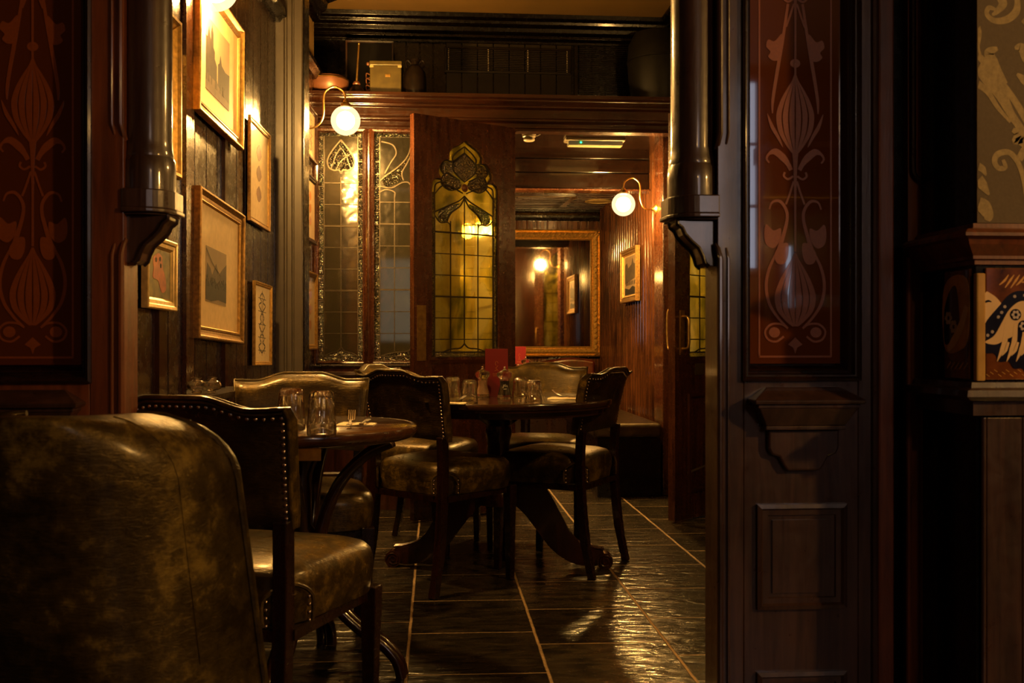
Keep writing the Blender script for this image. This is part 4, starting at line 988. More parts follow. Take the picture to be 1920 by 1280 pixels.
# ================================================================== chairs
def make_chair(label, group, mat='leather', nails=True, high=0.885):
    e = thing('dining_chair', label, 'chair', (0, 0, 0), 0, group)
    # seat cushion
    def outline(k, n=48):
        P = []
        for i in range(n):
            a = 2 * pi * i / n; c_, s_ = cos(a), sin(a)
            x = (abs(c_) ** 0.42) * (1 if c_ > 0 else -1); y = (abs(s_) ** 0.42) * (1 if s_ > 0 else -1)
            yy = y * 0.215 - 0.02; hw = 0.212 + 0.040 * (y * 0.5 + 0.5)
            P.append((x * hw * k, yy * k ))
        return P
    m = MB(); rings = []
    for z, k in ((0.388, 0.93), (0.394, 0.965), (0.41, 0.975), (0.44, 1.0), (0.475, 1.0), (0.497, 0.975), (0.511, 0.92), (0.520, 0.80), (0.527, 0.6), (0.531, 0.35)):
        rings.append([m.v((x, y, z)) for x, y in outline(k)])
    for a, b in zip(rings, rings[1:]):
        for i in range(len(a)): m.f([a[i], a[(i + 1) % len(a)], b[(i + 1) % len(a)], b[i]])
    m.f(rings[0][::-1]); m.f(rings[-1])
    seat = obj('seat', m, mat, e, smooth=True)
    if nails:
        for sx in (-1, 1):
            for px_, py_ in ((0.227, -0.165), (0.165, -0.237)):
                m = MB()
                for k in range(4): m.sphere((sx * px_, py_, 0.402 + k * 0.017), 0.0052, 8, 5)
                obj('seat_nailheads', m, 'nail', seat, smooth=True)
        for sx in (-1, 1):
            m = MB(); m.sweep(spline([(sx * 0.232, -0.16, 0.40), (sx * 0.232, -0.16, 0.455), (sx * 0.215, -0.19, 0.482), (sx * 0.19, -0.215, 0.482), (sx * 0.16, -0.242, 0.455), (sx * 0.16, -0.242, 0.40)], 4), 0.005, seg=6)
            obj('seat_piping', m, mat, seat, smooth=True)
    # legs
    for sx in (-1, 1):
        m = MB(); m.sweep(spline([(sx * 0.200, -0.275, 0), (sx * 0.198, -0.242, 0.16), (sx * 0.196, -0.222, 0.36), (sx * 0.196, -0.218, 0.5), (sx * 0.200, -0.226, 0.625)], 4), [0.034] * 17, [0.030] * 4 + [0.036] * 13, up=(0, 1, 0)); obj('leg', m, 'chairwood', e, bevel=0.003)
        m = MB(); m.sweep(spline([(sx * 0.218, 0.160, 0.40), (sx * 0.216, 0.162, 0.25), (sx * 0.212, 0.168, 0.0)], 4), [0.042] * 3 + [0.038, 0.035, 0.033, 0.031, 0.029, 0.027], [0.042] * 3 + [0.038, 0.035, 0.033, 0.031, 0.029, 0.027], up=(0, 1, 0)); obj('leg', m, 'chairwood', e, bevel=0.003)
    m = MB()
    for x0, x1, y0, y1 in ((-0.20, 0.20, 0.15, 0.17), (-0.18, 0.18, -0.235, -0.215), (-0.218, -0.198, -0.21, 0.16), (0.198, 0.218, -0.21, 0.16)): m.box(x0, x1, y0, y1, 0.368, 0.392)
    obj('seat_rail', m, 'chairwood', e)
    # padded back
    def zt(u):
        a = abs(u); k = max(0, min(1, (a - 0.25) / 0.45)); k = k * k * (3 - 2 * k)
        return high - 0.026 * k + (0.005 * ((a - 0.7) / 0.3) ** 2 if a > 0.7 else 0)
    def P(u, v, side, ins=0.0):
        z0 = 0.605 + 0.012 * (1 - u * u); z1 = zt(u)
        z = z0 + (z1 - z0) * v; hw = 0.218 + 0.022 * v ** 1.5
        eu = 1 - abs(u) ** 10; ev = 1 - abs(2 * v - 1) ** 14
        t_ = 0.012 + (0.020 * (eu * ev) ** 0.6 if side > 0 else 0.010 * (eu * ev) ** 0.8)
        roll = 0.022 * max(0, (v - 0.86) / 0.14) ** 2
        y = -0.232 - 0.30 * (z - 0.60) ** 1.25 * 0.95 - roll + 0.030 * u * u + side * t_
        return (u * hw, y, z)
    U, V = 28, 18; m = MB(); G = {}
    for sd in (1, -1):
        for i in range(U + 1):
            for j in range(V + 1): G[sd, i, j] = m.v(P(-1 + 2 * i / U, j / V, sd))
    for sd in (1, -1):
        m.mi = 0 if sd > 0 else 1
        for i in range(U):
            for j in range(V): m.f([G[sd, i, j], G[sd, i + 1, j], G[sd, i + 1, j + 1], G[sd, i, j + 1]])
    m.mi = 0
    for i in range(U):
        for j in (0, V): m.f([G[1, i, j], G[1, i + 1, j], G[-1, i + 1, j], G[-1, i, j]])
    for j in range(V):
        for i in (0, U): m.f([G[1, i, j], G[1, i, j + 1], G[-1, i, j + 1], G[-1, i, j]])
    back = obj('backrest', m, [mat, 'leather_rear'], e, smooth=True)
    if nails:
        m = MB(); pts = []
        for sx in (-1, 1):
            for k in range(16): pts.append((sx * 0.945, 0.03 + 0.90 * k / 16))
        for k in range(27): pts.append((-0.945 + 1.89 * k / 26, 0.925))
        for u, v_ in pts:
            q = Vector(P(u, v_, -1)); m.sphere((q.x, q.y - 0.001, q.z), 0.0047, 8, 5, (1, 0.7, 1))
        obj('backrest_nailheads', m, 'nail', back, smooth=True)
    m = MB()
    rim = [P(-0.99, j / 10, -1) for j in range(0, 11)] + [P(-1 + 2 * i / 28, 1, -1) for i in range(1, 28)] + [P(0.99, j / 10, -1) for j in range(10, -1, -1)]
    m.sweep(rim, 0.005, seg=8)
    m.sweep([P(-0.99 + 1.98 * i / 28, 0.965, -1) for i in range(29)], 0.004, seg=6)
    rim2 = [P(-0.99, j / 10, 1) for j in range(0, 11)] + [P(-1 + 2 * i / 28, 1, 1) for i in range(1, 28)] + [P(0.99, j / 10, 1) for j in range(10, -1, -1)]
    m.sweep(rim2, 0.0035, seg=6)
    obj('backrest_piping', m, mat, back, smooth=True)
    return e
def seat_at(local, target, rz):
    c_, s_ = cos(rz), sin(rz)
    return (target.x - (c_ * local[0] - s_ * local[1]), target.y - (s_ * local[0] + c_ * local[1]), 0)
CG = None
r2 = -R(22); near = atD(530, 1010, 2.10)
chair = make_chair('dark leather nailhead chair pulled to the small table, nearest of the nailhead chairs', CG)
chair.location = seat_at((0.196, -0.222), near, r2); chair.rotation_euler[2] = r2
r3 = -R(45); c3 = dup(chair, seat_at((0.20, -0.262), flat(817, 1122), r3), r3, 'olive leather nailhead chair with its back to the camera, left of the large round table')
r4 = R(58.5); c4 = dup(chair, seat_at((-0.20, -0.262), flat(1105, 1085), r4), r4, 'leather nailhead chair turned left at the right side of the large round table')
p = atD(1017, 640, 5.30); r7 = R(180 - 12)
c7 = dup(chair, seat_at((0, -0.27), p, r7), r7, 'leather chair facing the camera behind the large round table, beyond the red menu')
p = atD(712, 640, 4.95); r5 = -R(112)
c5 = dup(chair, seat_at((0, -0.27), p, r5), r5, 'shadowed leather chair behind the nailhead chair left of the large table')
p = atD(567, 640, 3.63); r6 = R(180 + 6)
c6 = dup(chair, seat_at((0, -0.29), p, r6), r6, 'golden lit leather chair facing the camera against the left wall behind the tumblers')

# foreground tub chair
def tub_chair():
    e = thing('tub_chair', 'large worn olive leather chair back in the left foreground', 'chair')
    TOP = 0.905
    def P(u, v, side):
        k = 0.0
        if v <= 0.68: z = 0.30 + (TOP - 0.125 - 0.30) * v / 0.68; hw = 0.237 + (0.765 - z) * 0.095
        else:
            k = (v - 0.68) / 0.32; ph = k * pi / 2; z = TOP - 0.125 + 0.117 * sin(ph); hw = 0.236 - 0.15 * (1 - cos(ph))
        z -= 0.008 * (u * u) * k
        y = -0.235 - 0.10 * v + 0.17 * abs(u) ** 2.6
        t_ = 0.003 + 0.032 * sqrt(max(0, (1 - abs(u) ** 7) * (1 - k ** 5))) 
        nx = 0
        return (u * hw + nx, y + side * t_ * (1 - 0.3 * abs(u) ** 2), z + (0.012 * (1 - abs(side)) if v == 1 else 0))
    U, V = 40, 28; m = MB(); sides = (-1, -0.5, 0.0, 0.5, 1); G = {}
    for i in range(U + 1):
        for j in range(V + 1):
            for sd in (-1, 1): G[sd, i, j] = m.v(P(-1 + 2 * i / U, j / V, sd))
    for sd in (1, -1):
        for i in range(U):
            for j in range(V): m.f([G[sd, i, j], G[sd, i + 1, j], G[sd, i + 1, j + 1], G[sd, i, j + 1]])
    for i in range(U):
        m.f([G[1, i, V], G[1, i + 1, V], G[-1, i + 1, V], G[-1, i, V]])
        m.f([G[1, i, 0], G[1, i + 1, 0], G[-1, i + 1, 0], G[-1, i, 0]])
    for j in range(V):
        for i in (0, U): m.f([G[1, i, j], G[1, i, j + 1], G[-1, i, j + 1], G[-1, i, j]])
    b = obj('backrest', m, 'leather_tub', e, smooth='all')
    m = MB()
    for sg in (1, -1):
        m.sweep([P(sg * 0.985, j / 16, -1) for j in range(17)], 0.0048, seg=8)
        m.sweep([Vector(P(sg * 0.74, 0.3 + 0.66 * j / 16, -1)) for j in range(17)], 0.0012, seg=6)
    obj('backrest_piping', m, 'leather_tub', b, smooth=True)
    m = MB(); rings = []
    for z, k in ((0.34, 0.93), (0.36, 1.0), (0.43, 1.0), (0.455, 0.97), (0.47, 0.88), (0.476, 0.5)):
        ring = []
        for i in range(40):
            a = 2 * pi * i / 40; c_, s_ = cos(a), sin(a)
            ring.append(m.v(((abs(c_) ** 0.5) * (1 if c_ > 0 else -1) * 0.225 * k, (abs(s_) ** 0.5) * (1 if s_ > 0 else -1) * 0.15 * k - 0.05, z)))
        rings.append(ring)
    for a, b2 in zip(rings, rings[1:]):
        for i in range(40): m.f([a[i], a[(i + 1) % 40], b2[(i + 1) % 40], b2[i]])
    m.f(rings[0][::-1]); m.f(rings[-1]); obj('seat', m, 'leather_tub', e, smooth=True)
    for sx in (-1, 1):
        for sy, yy in ((-1, -0.20), (1, 0.06)):
            m = MB(); m.sweep([(sx * 0.2, yy, 0.35), (sx * 0.215, yy + sy * 0.03, 0.0)], [0.045, 0.028], [0.045, 0.028], up=(0, 1, 0)); obj('leg', m, 'chairwood', e, bevel=0.003)
    return e
tc = tub_chair(); pt = atD(128, 640, 1.42); tc.rotation_euler[2] = R(-3)
tc.location = (pt.x - 0.015, pt.y + 0.30, 0)

# ================================================================== tables
def rim_top(r, z1, th, prof='round'):
    m = MB()
    if prof == 'round': P = [(0, z1 - th), (r - 0.03, z1 - th), (r - 0.012, z1 - th * 0.85), (r - 0.002, z1 - th * 0.55), (r, z1 - th * 0.35), (r - 0.004, z1 - th * 0.12), (r - 0.012, z1 - 0.001), (r - 0.020, z1 - 0.003), (r - 0.024, z1), (0, z1)]
    else: P = [(0, z1 - th), (r - 0.035, z1 - th), (r - 0.030, z1 - th * 0.62), (r - 0.010, z1 - th * 0.58), (r - 0.010, z1 - th * 0.45), (r - 0.002, z1 - th * 0.38), (r, z1 - th * 0.25), (r, z1 - th * 0.08), (r - 0.004, z1), (0, z1)]
    P[0] = (0.0001, P[0][1]); P[-1] = (0.0001, P[-1][1])
    m.lathe(P, 72); return m
TZ = 0.752
t1c = atD(566, 640, 3.0); T1R = 0.348
t1 = thing('bentwood_table', 'small round wooden table with bentwood legs, upturned tumblers and napkin on top', 'table', (t1c.x, t1c.y, 0))
obj('tabletop', rim_top(T1R, TZ, 0.042), 'table', t1, smooth=True)
def bent(a0, r_=0.0):
    P = [(0.275, 0.700), (0.20, 0.665), (0.125, 0.59), (0.075, 0.49), (0.055, 0.40), (0.062, 0.31), (0.10, 0.22), (0.175, 0.145), (0.245, 0.10), (0.29, 0.05), (0.305, 0.0)]
    m = MB()
    for off in (-0.017, 0.017):
        ca, sa = cos(a0), sin(a0)
        m.sweep(spline([(r * ca - off * sa, r * sa + off * ca, z) for r, z in P], 5), 0.0165, seg=10)
    return m
for k in range(4):
    obj('leg', bent(R(-8 + 90 * k)), 'wood', t1, smooth=True)
m = MB(); m.lathe([(0.0001, 0.40), (0.045, 0.40), (0.05, 0.42), (0.03, 0.45), (0.028, 0.60), (0.07, 0.69), (0.20, 0.70), (0.20, 0.712), (0.0001, 0.712)], 24); obj('pedestal', m, 'wood', t1, smooth=True)
m = MB()
for z in (0.30,): m.sweep([(0.085 * cos(a), 0.085 * sin(a), z) for a in [2 * pi * i / 24 for i in range(24)]], 0.01, seg=8, closed=True)
obj('leg_ring', m, 'wood', t1, smooth=True)
m = MB(); m.box(-0.032, 0.036, -0.262, -0.258, 0.672, 0.7085); obj('bracket_plate', m, 'brass', t1).location = (0.05, 0, 0)

t2c = atD(935, 640, 4.42); T2R = 0.50
t2 = thing('pedestal_table', 'large round polished table on a pedestal with scrolled feet, red menu on top', 'table', (t2c.x, t2c.y, 0))
obj('tabletop', rim_top(T2R, TZ, 0.062, 'moulded'), 'table_dark', t2, smooth=True)
m = MB(); m.lathe([(0.0001, 0.28), (0.085, 0.28), (0.09, 0.33), (0.07, 0.36), (0.048, 0.40), (0.046, 0.46), (0.048, 0.54), (0.060, 0.60), (0.055, 0.63), (0.10, 0.66), (0.22, 0.675), (0.22, 0.692), (0.0001, 0.692)], 32); obj('pedestal', m, 'wood', t2, smooth=True)
for k in (0, 1, 2):
    a0 = R(-4.43 - 3 + 90 * k)
    P = [(0.05, 0.36), (0.11, 0.345), (0.165, 0.29), (0.215, 0.215), (0.275, 0.125), (0.345, 0.07), (0.42, 0.052), (0.465, 0.056)]
    ca, sa = cos(a0), sin(a0)
    pts = spline([(r * ca, r * sa, z) for r, z in P], 5); n = len(pts)
    m = MB(); m.sweep(pts, [0.052 - 0.008 * i / n for i in range(n)], [0.125 * (1 - i / n) ** 0.8 + 0.045 for i in range(n)], up=(0, 0, 1))
    lg = obj('leg', m, 'wood', t2, bevel=0.008, seg=3)
    m = MB()
    for off in (-0.014, 0, 0.014):
        m.sweep(spline([(r * ca - off * sa, r * sa + off * ca, z + (0.125 * (1 - i / 8) ** 0.8 + 0.045) / 2 * (0.95 if i < 5 else 1)) for i, (r, z) in enumerate(P) if i > 0], 5), 0.005, seg=6)
    obj('leg_reeding', m, 'wood_red', lg, smooth=True)
    m = MB()
    for off in (-0.03, 0.03): pass
    Q = []
    for i in range(28):
        a = i / 27 * 2.2 * 2 * pi * 0.62; rr = 0.034 * (1 - i / 27 * 0.75)
        Q.append((0.468 + rr * sin(a), 0.040 - rr * cos(a) + 0.0))
    m.sweep([(r * ca, r * sa, z) for r, z in Q], 0.062, 0.014, up=None) if False else None
    cyl = []
    prof = [(0.468 + 0.036 * cos(a), 0.037 + 0.036 * sin(a)) for a in [2 * pi * i / 20 for i in range(20)]]
    A = [[m.v((r * ca - o * sa, r * sa + o * ca, z)) for r, z in prof] for o in (-0.032, 0.032)]
    for i in range(20): m.f([A[0][i], A[0][(i + 1) % 20], A[1][(i + 1) % 20], A[1][i]])
    m.f(A[0][::-1]); m.f(A[1])
    for o in (-0.033, 0.033):
        m.sweep([((0.468 + rr * cos(a)) * ca - o * sa, (0.468 + rr * cos(a)) * sa + o * ca, 0.037 + rr * sin(a)) for a, rr in [(i * 0.55, 0.030 - i * 0.0011) for i in range(24)]], 0.0035, seg=6)
    obj('scroll_foot', m, 'wood', lg, smooth=True)

# ================================================================== table ware
def tumbler(name, label, target, r=0.038, h=0.088, group=None, nf=12):
    """upturned ribbed tumbler: mouth on the table"""
    e = thing(name, label, 'glass', target, random.random(), group)
    m = MB(); S = 72
    out = [(r, 0.0), (r * 1.01, 0.003), (r * 0.99, h * 0.24), (r * 1.00, h * 0.26), (r * 0.93, h * 0.30), (r * 0.90, h * 0.6), (r * 0.86, h * 0.84), (r * 0.78, h * 0.95), (r * 0.62, h), (0.0001, h * 0.985)]
    inn = [(r - 0.003, 0.0), (r - 0.0045, h * 0.24), (r * 0.82, h * 0.30), (r * 0.74, h * 0.6), (r * 0.62, h * 0.80), (0.0001, h * 0.83)]
    rings = []
    for q, (rr, z) in enumerate(out):
        ring = []
        for i in range(S):
            a = 2 * pi * i / S; fl = 1 + (0.06 * abs(cos(nf * a / 2)) - 0.035 if 4 <= q <= 8 else 0)
            ring.append(m.v((rr * fl * cos(a), rr * fl * sin(a), z + 0.0008)))
        rings.append(ring)
    ri = [[m.v((rr * cos(2 * pi * i / S), rr * sin(2 * pi * i / S), z + 0.0008)) for i in range(S)] for rr, z in inn]
    for A in (rings, ri):
        for a, b in zip(A, A[1:]):
            for i in range(S): m.f([a[i], a[(i + 1) % S], b[(i + 1) % S], b[i]])
        m.f(A[-1])
    for i in range(S): m.f([rings[0][i], rings[0][(i + 1) % S], ri[0][(i + 1) % S], ri[0][i]])
    obj('glass_body', m, 'tumbler', e, smooth=True); return e
def onT(px, py, z=TZ): return flat(px, py, z)
tumbler('tumbler', 'upturned ribbed tumbler on the small table, right of the pair beside the napkin', onT(603, 812), 0.040, 0.115)
tumbler('tumbler', 'upturned ribbed tumbler on the small table, left of the pair and half behind a chair', onT(546, 803), 0.040, 0.115)
tumbler('tumbler', 'upturned ribbed tumbler on the large table, leftmost, behind a shorter one', onT(849, 744), 0.035, 0.088)
tumbler('tumbler', 'upturned ribbed tumbler on the large table, between the leftmost glass and the salt mill', onT(880, 752), 0.035, 0.088)
tumbler('tumbler', 'upturned ribbed tumbler right of the pepper mill, further back of the two there', onT(975, 744), 0.035, 0.088)
tumbler('tumbler', 'upturned ribbed tumbler right of the pepper mill, nearest the table edge of the two there', onT(1001, 753), 0.035, 0.088)
def mill(label, target, fill, contents, h=0.135, marks=False):
    e = thing('pepper_mill' if fill == 'pepper' else 'salt_mill', label, 'mill', target); k = h / 0.135
    m = MB(); m.lathe([(0.0001, 0.0005), (0.029, 0.0005), (0.031, 0.004), (0.031, 0.012), (0.027, 0.028), (0.022, 0.045), (0.020, 0.06), (0.022, 0.078), (0.023, 0.084), (0.0001, 0.084)], 28); obj('mill_body', m, 'tumbler', e, smooth=True)
    m = MB(); m.lathe([(0.0001, 0.014), (0.024, 0.014), (0.022, 0.03), (0.018, 0.047), (0.0165, 0.06), (0.018, 0.076), (0.0001, 0.076)], 20); c_ = obj(contents, m, fill, e, smooth=True)
    m = MB(); m.lathe([(0.0001, 0.0845), (0.022, 0.0845), (0.031, 0.092), (0.034, 0.102), (0.031, 0.112), (0.020, 0.119), (0.008, 0.121), (0.0001, 0.121)], 28, flute=0.03, nf=10); g = obj('mill_cap', m, 'tumbler', e, smooth=True)
    m = MB(); m.lathe([(0.0001, 0.121), (0.010, 0.121), (0.011, 0.124), (0.005, 0.127), (0.0045, 0.130), (0.0001, 0.130)], 14); m.sphere((0, 0, 0.134), 0.005, 10, 8); obj('mill_nut', m, 'nail', g, smooth=True)
    m = MB(); m.lathe([(0.0315, 0.0), (0.0325, 0.0), (0.0325, 0.005), (0.0315, 0.006)], 28); obj('mill_base', m, 'nail', e, smooth=True)
    if marks:
        m = MB(); s_ = [(-0.009, 0.045), (-0.004, 0.060), (-0.002, 0.050), (0.002, 0.062), (0.004, 0.050), (0.008, 0.058), (0.011, 0.049)]
        m.ribbon(s_, 0.0015, -0.0225, 0.0008); m.ribbon([(-0.006, 0.040), (0.008, 0.041)], 0.0012, -0.0232, 0.0008)
        obj('white_script_mark', m, 'white_ink', e)
    return e
mill('glass salt mill with pale pink salt, left of the standing red menu', onT(905, 744.5), 'salt', 'salt')
mill('glass pepper mill of dark peppercorns in front of the red menu', onT(946, 746), 'pepper', 'peppercorns', marks=True)
def menu(label, loc, rz, w=0.108, h=0.215):
    e = thing('folded_menu', label, 'menu', loc, rz)
    # tall triangular folded card
    m = MB(); t = 0.0012; ang = R(52)
    m.box(-w / 2, w / 2, -t, 0, 0.0005, h)
    c_, s_ = cos(ang), sin(ang)
    P0 = Vector((w / 2, 0)); P1 = P0 + Vector((-c_ * w * 0.95, s_ * w * 0.95))
    m.prism([(w / 2, 0), (w / 2 + 0.001, 0.001), (P1.x + 0.001, P1.y + 0.001), (P1.x, P1.y)], 0.0005, h, 'xy')
    m.prism([(-w / 2, 0), (-w / 2 + 0.001, 0), (P1.x + 0.0006, P1.y), (P1.x - 0.0006, P1.y + 0.0004)], 0.0005, h, 'xy')
    card = obj('menu_card', m, 'menu', e)
    m = MB(); zc = h * 0.62; y = -t - 0.0001
    m.ribbon([(0.004 * cos(a) * 1.6, zc + 0.016 + 0.010 * sin(a)) for a in [i * 0.5 for i in range(10)]], 0.0014, y, 0.0003)
    m.ribbon([(0.006, zc + 0.006), (0, zc - 0.002), (-0.006, zc - 0.004), (0.004, zc - 0.012)], 0.0016, y, 0.0003)
    m.ribbon([(-0.010, zc - 0.018), (0, zc - 0.013), (0.010, zc - 0.018)], 0.0016, y, 0.0003)
    for k in range(7):
        x = -0.0165 + k * 0.0055; hh = 0.0075 if k not in (1, 4) else 0.006
        m.ribbon([(x - 0.0015, zc - 0.034), (x, zc - 0.034 + hh), (x + 0.0015, zc - 0.034)], 0.0010, y, 0.0003)
    m.ribbon([(-0.018, zc - 0.038), (0.018, zc - 0.038)], 0.0010, y, 0.0003); m.ribbon([(-0.018, zc - 0.043), (0.018, zc - 0.043)], 0.0007, y, 0.0003)
    obj('gold_emblem', m, 'gold_ink', card)
    return e
menu('tall red folded menu with a gold emblem on the large round table', onT(931, 743), R(-4.43 + 20))

def fork(label, loc, rz, tip=0.0):
    e = thing('fork', label, 'fork', loc, rz)
    m = MB(); z = 0.004
    m.sweep([(0, 0, z), (0, 0.05, z + 0.001), (0, 0.11, z + 0.002), (0, 0.125, z + 0.003)], [0.016, 0.008, 0.006, 0.012], [0.002] * 4, up=(0, 0, 1)); obj('handle', m, 'steel', e)
    m = MB()
    m.sweep([(0, 0.122, z + 0.003), (0, 0.135, z + 0.003), (0, 0.148, z + 0.002)], [0.012, 0.021, 0.022], [0.002] * 3, up=(0, 0, 1))
    for k in range(4):
        x = -0.009 + k * 0.006; m.sweep([(x, 0.147, z + 0.002), (x, 0.165, z + 0.004 + tip * 0.3), (x, 0.188, z + 0.009 + tip)], [0.003, 0.003, 0.0018], [0.002] * 3, up=(0, 0, 1))
    obj('tines', m, 'steel', e); return e
def knife(label, loc, rz):
    e = thing('table_knife', label, 'knife', loc, rz); z = 0.004
    m = MB(); m.sweep([(0, 0, z), (0, 0.085, z)], [0.014, 0.011], [0.006, 0.005], up=(0, 0, 1)); obj('handle', m, 'steel', e, bevel=0.001)
    m = MB(); m.sweep([(0, 0.085, z), (0, 0.10, z), (0, 0.17, z), (0, 0.195, z)], [0.008, 0.016, 0.017, 0.006], [0.002] * 4, up=(0, 0, 1)); obj('blade', m, 'steel', e); return e
def napkin(label, loc, rz, w=0.105, d=0.20, group=None):
    m = MB(); U, V = 10, 8; G = []
    for j in range(V + 1):
        row = []
        for i in range(U + 1):
            x = -w / 2 + w * i / U; y = -d / 2 + d * j / V
            z = 0.005 + 0.0016 * sin(i * 1.1 + j * 0.7) + 0.001 * cos(j * 1.9) - (0.002 if i in (0, U) or j in (0, V) else 0)
            row.append((x + 0.002 * sin(j * 2.0), y + 0.002 * cos(i * 2.0), z))
        G.append(row)
    A = [[m.v(p) for p in row] for row in G]; B = [[m.v((p[0], p[1], 0.0006)) for p in row] for row in G]
    for j in range(V):
        for i in range(U):
            m.f([A[j][i], A[j][i + 1], A[j + 1][i + 1], A[j + 1][i]]); m.f([B[j][i], B[j + 1][i], B[j + 1][i + 1], B[j][i + 1]])
    for i in range(U): m.f([A[0][i], B[0][i], B[0][i + 1], A[0][i + 1]]); m.f([A[V][i], A[V][i + 1], B[V][i + 1], B[V][i]])
    for j in range(V): m.f([A[j][0], A[j + 1][0], B[j + 1][0], B[j][0]]); m.f([A[j][U], B[j][U], B[j + 1][U], A[j + 1][U]])
    o = obj('folded_napkin', m, 'napkin', smooth=True, loc=loc, rz=rz); return tag(o, label, 'napkin', group)
z_ = TZ + 0.0005
q = onT(668, 797); napkin('cream folded napkin at the right of the small table', (q.x, q.y, z_), R(90 - 4), 0.085, 0.112)
fork('fork with its tines raised on the napkin of the small table', (q.x - 0.004, q.y - 0.055 - 0.1, z_ + 0.006) if False else (q.x - 0.012, q.y - 0.11, z_ + 0.0065), R(2), 0.020)
knife('knife beside the fork on the napkin of the small table', (q.x + 0.022, q.y - 0.10, z_ + 0.0065), R(-3))
q = onT(843, 757); napkin('folded napkin at the left edge of the large table', (q.x, q.y, z_), R(80), 0.10, 0.13)
fork('fork lying on the napkin left of the glasses on the large table', (q.x - 0.10, q.y - 0.06, z_ + 0.0065), R(-62), 0.012)
q = onT(1062, 748); napkin('folded napkin at the right of the large table', (q.x, q.y, z_), R(84), 0.10, 0.16)
knife('knife lying on the napkin at the right of the large table', (q.x + 0.10, q.y - 0.02, z_ + 0.0065), R(78))
fork('fork tilted over the napkin at the right of the large table', (q.x + 0.11, q.y - 0.05, z_ + 0.0065), R(62), 0.018)

# small glass cruet on a ledge at the left wall
lz = zat(738, *(onW(347, 640)[:2]))
pc = onW(347, 738)
lrun('trim_13', 'dark', pc.y - 0.55, pc.y + 0.55, [(0, lz - 0.05), (0.02, lz - 0.045), (0.03, lz - 0.025), (0.12, lz - 0.02), (0.12, lz), (0, lz)])
e = thing('glass_cruet', 'squat double-bellied clear glass vessel on the ledge by the left wall', 'cruet', (pc.x + 0.065, pc.y, lz))
m = MB()
for sx, k in ((-0.024, 1), (0.022, 0.95)):
    for side in (1,):
        m.lathe([(0.0001, 0.001), (0.014 * k, 0.001), (0.017 * k, 0.005), (0.015 * k, 0.009), (0.029 * k, 0.016), (0.034 * k, 0.027), (0.029 * k, 0.039), (0.014 * k, 0.046), (0.011 * k, 0.050), (0.017 * k, 0.054), (0.017 * k, 0.056), (0.009 * k, 0.052), (0.010 * k, 0.045), (0.025 * k, 0.037), (0.029 * k, 0.027), (0.025 * k, 0.018), (0.0001, 0.013)], 28, (sx, sx * 0.4, 0), 0.03, 12)
obj('glass_body', m, 'tumbler', e, smooth=True)

# ================================================================== pictures
PU = []
def picture(name, label, loc, rz, w, h, fw, dpt, mat, prof, inner, art, wallmat='mat'):
    """frame of outer size w x h hung with its centre at loc, facing local -y"""
    e = thing(name, label, 'picture', loc, rz)
    x, z = w / 2, h / 2
    m = MB(); m.frame(-x, x, -z, z, [(0, 0), (0, -dpt * 0.8)] + [(fw * a, -dpt * b) for a, b in prof] + [(fw, -dpt * 0.25), (fw, 0)], back=False); fr = obj('frame', m, mat, e)
    if inner:
        m = MB(); m.frame(-x + fw * 0.86, x - fw * 0.86, -z + fw * 0.86, z - fw * 0.86, [(0, -dpt * 0.3), (0, -dpt * 0.62), (fw * 0.07, -dpt * 0.66), (fw * 0.16, -dpt * 0.4), (fw * 0.16, -dpt * 0.2)], back=False); obj('inner_slip', m, inner, fr)
    m = MB(); m.box(-x + fw * 0.9, x - fw * 0.9, -dpt * 0.28, -dpt * 0.2, -z + fw * 0.9, z - fw * 0.9); mt = obj('mount', m, wallmat, e)
    art(mt, -dpt * 0.28, x - fw, z - fw); return e
OG = [(0.0, 0.85), (0.08, 1.0), (0.2, 1.0), (0.3, 0.8), (0.5, 0.55), (0.7, 0.5), (0.8, 0.62), (0.92, 0.6)]
FL = [(0.0, 0.9), (0.1, 1.0), (0.35, 0.95), (0.45, 0.75), (0.75, 0.7), (0.85, 0.5)]
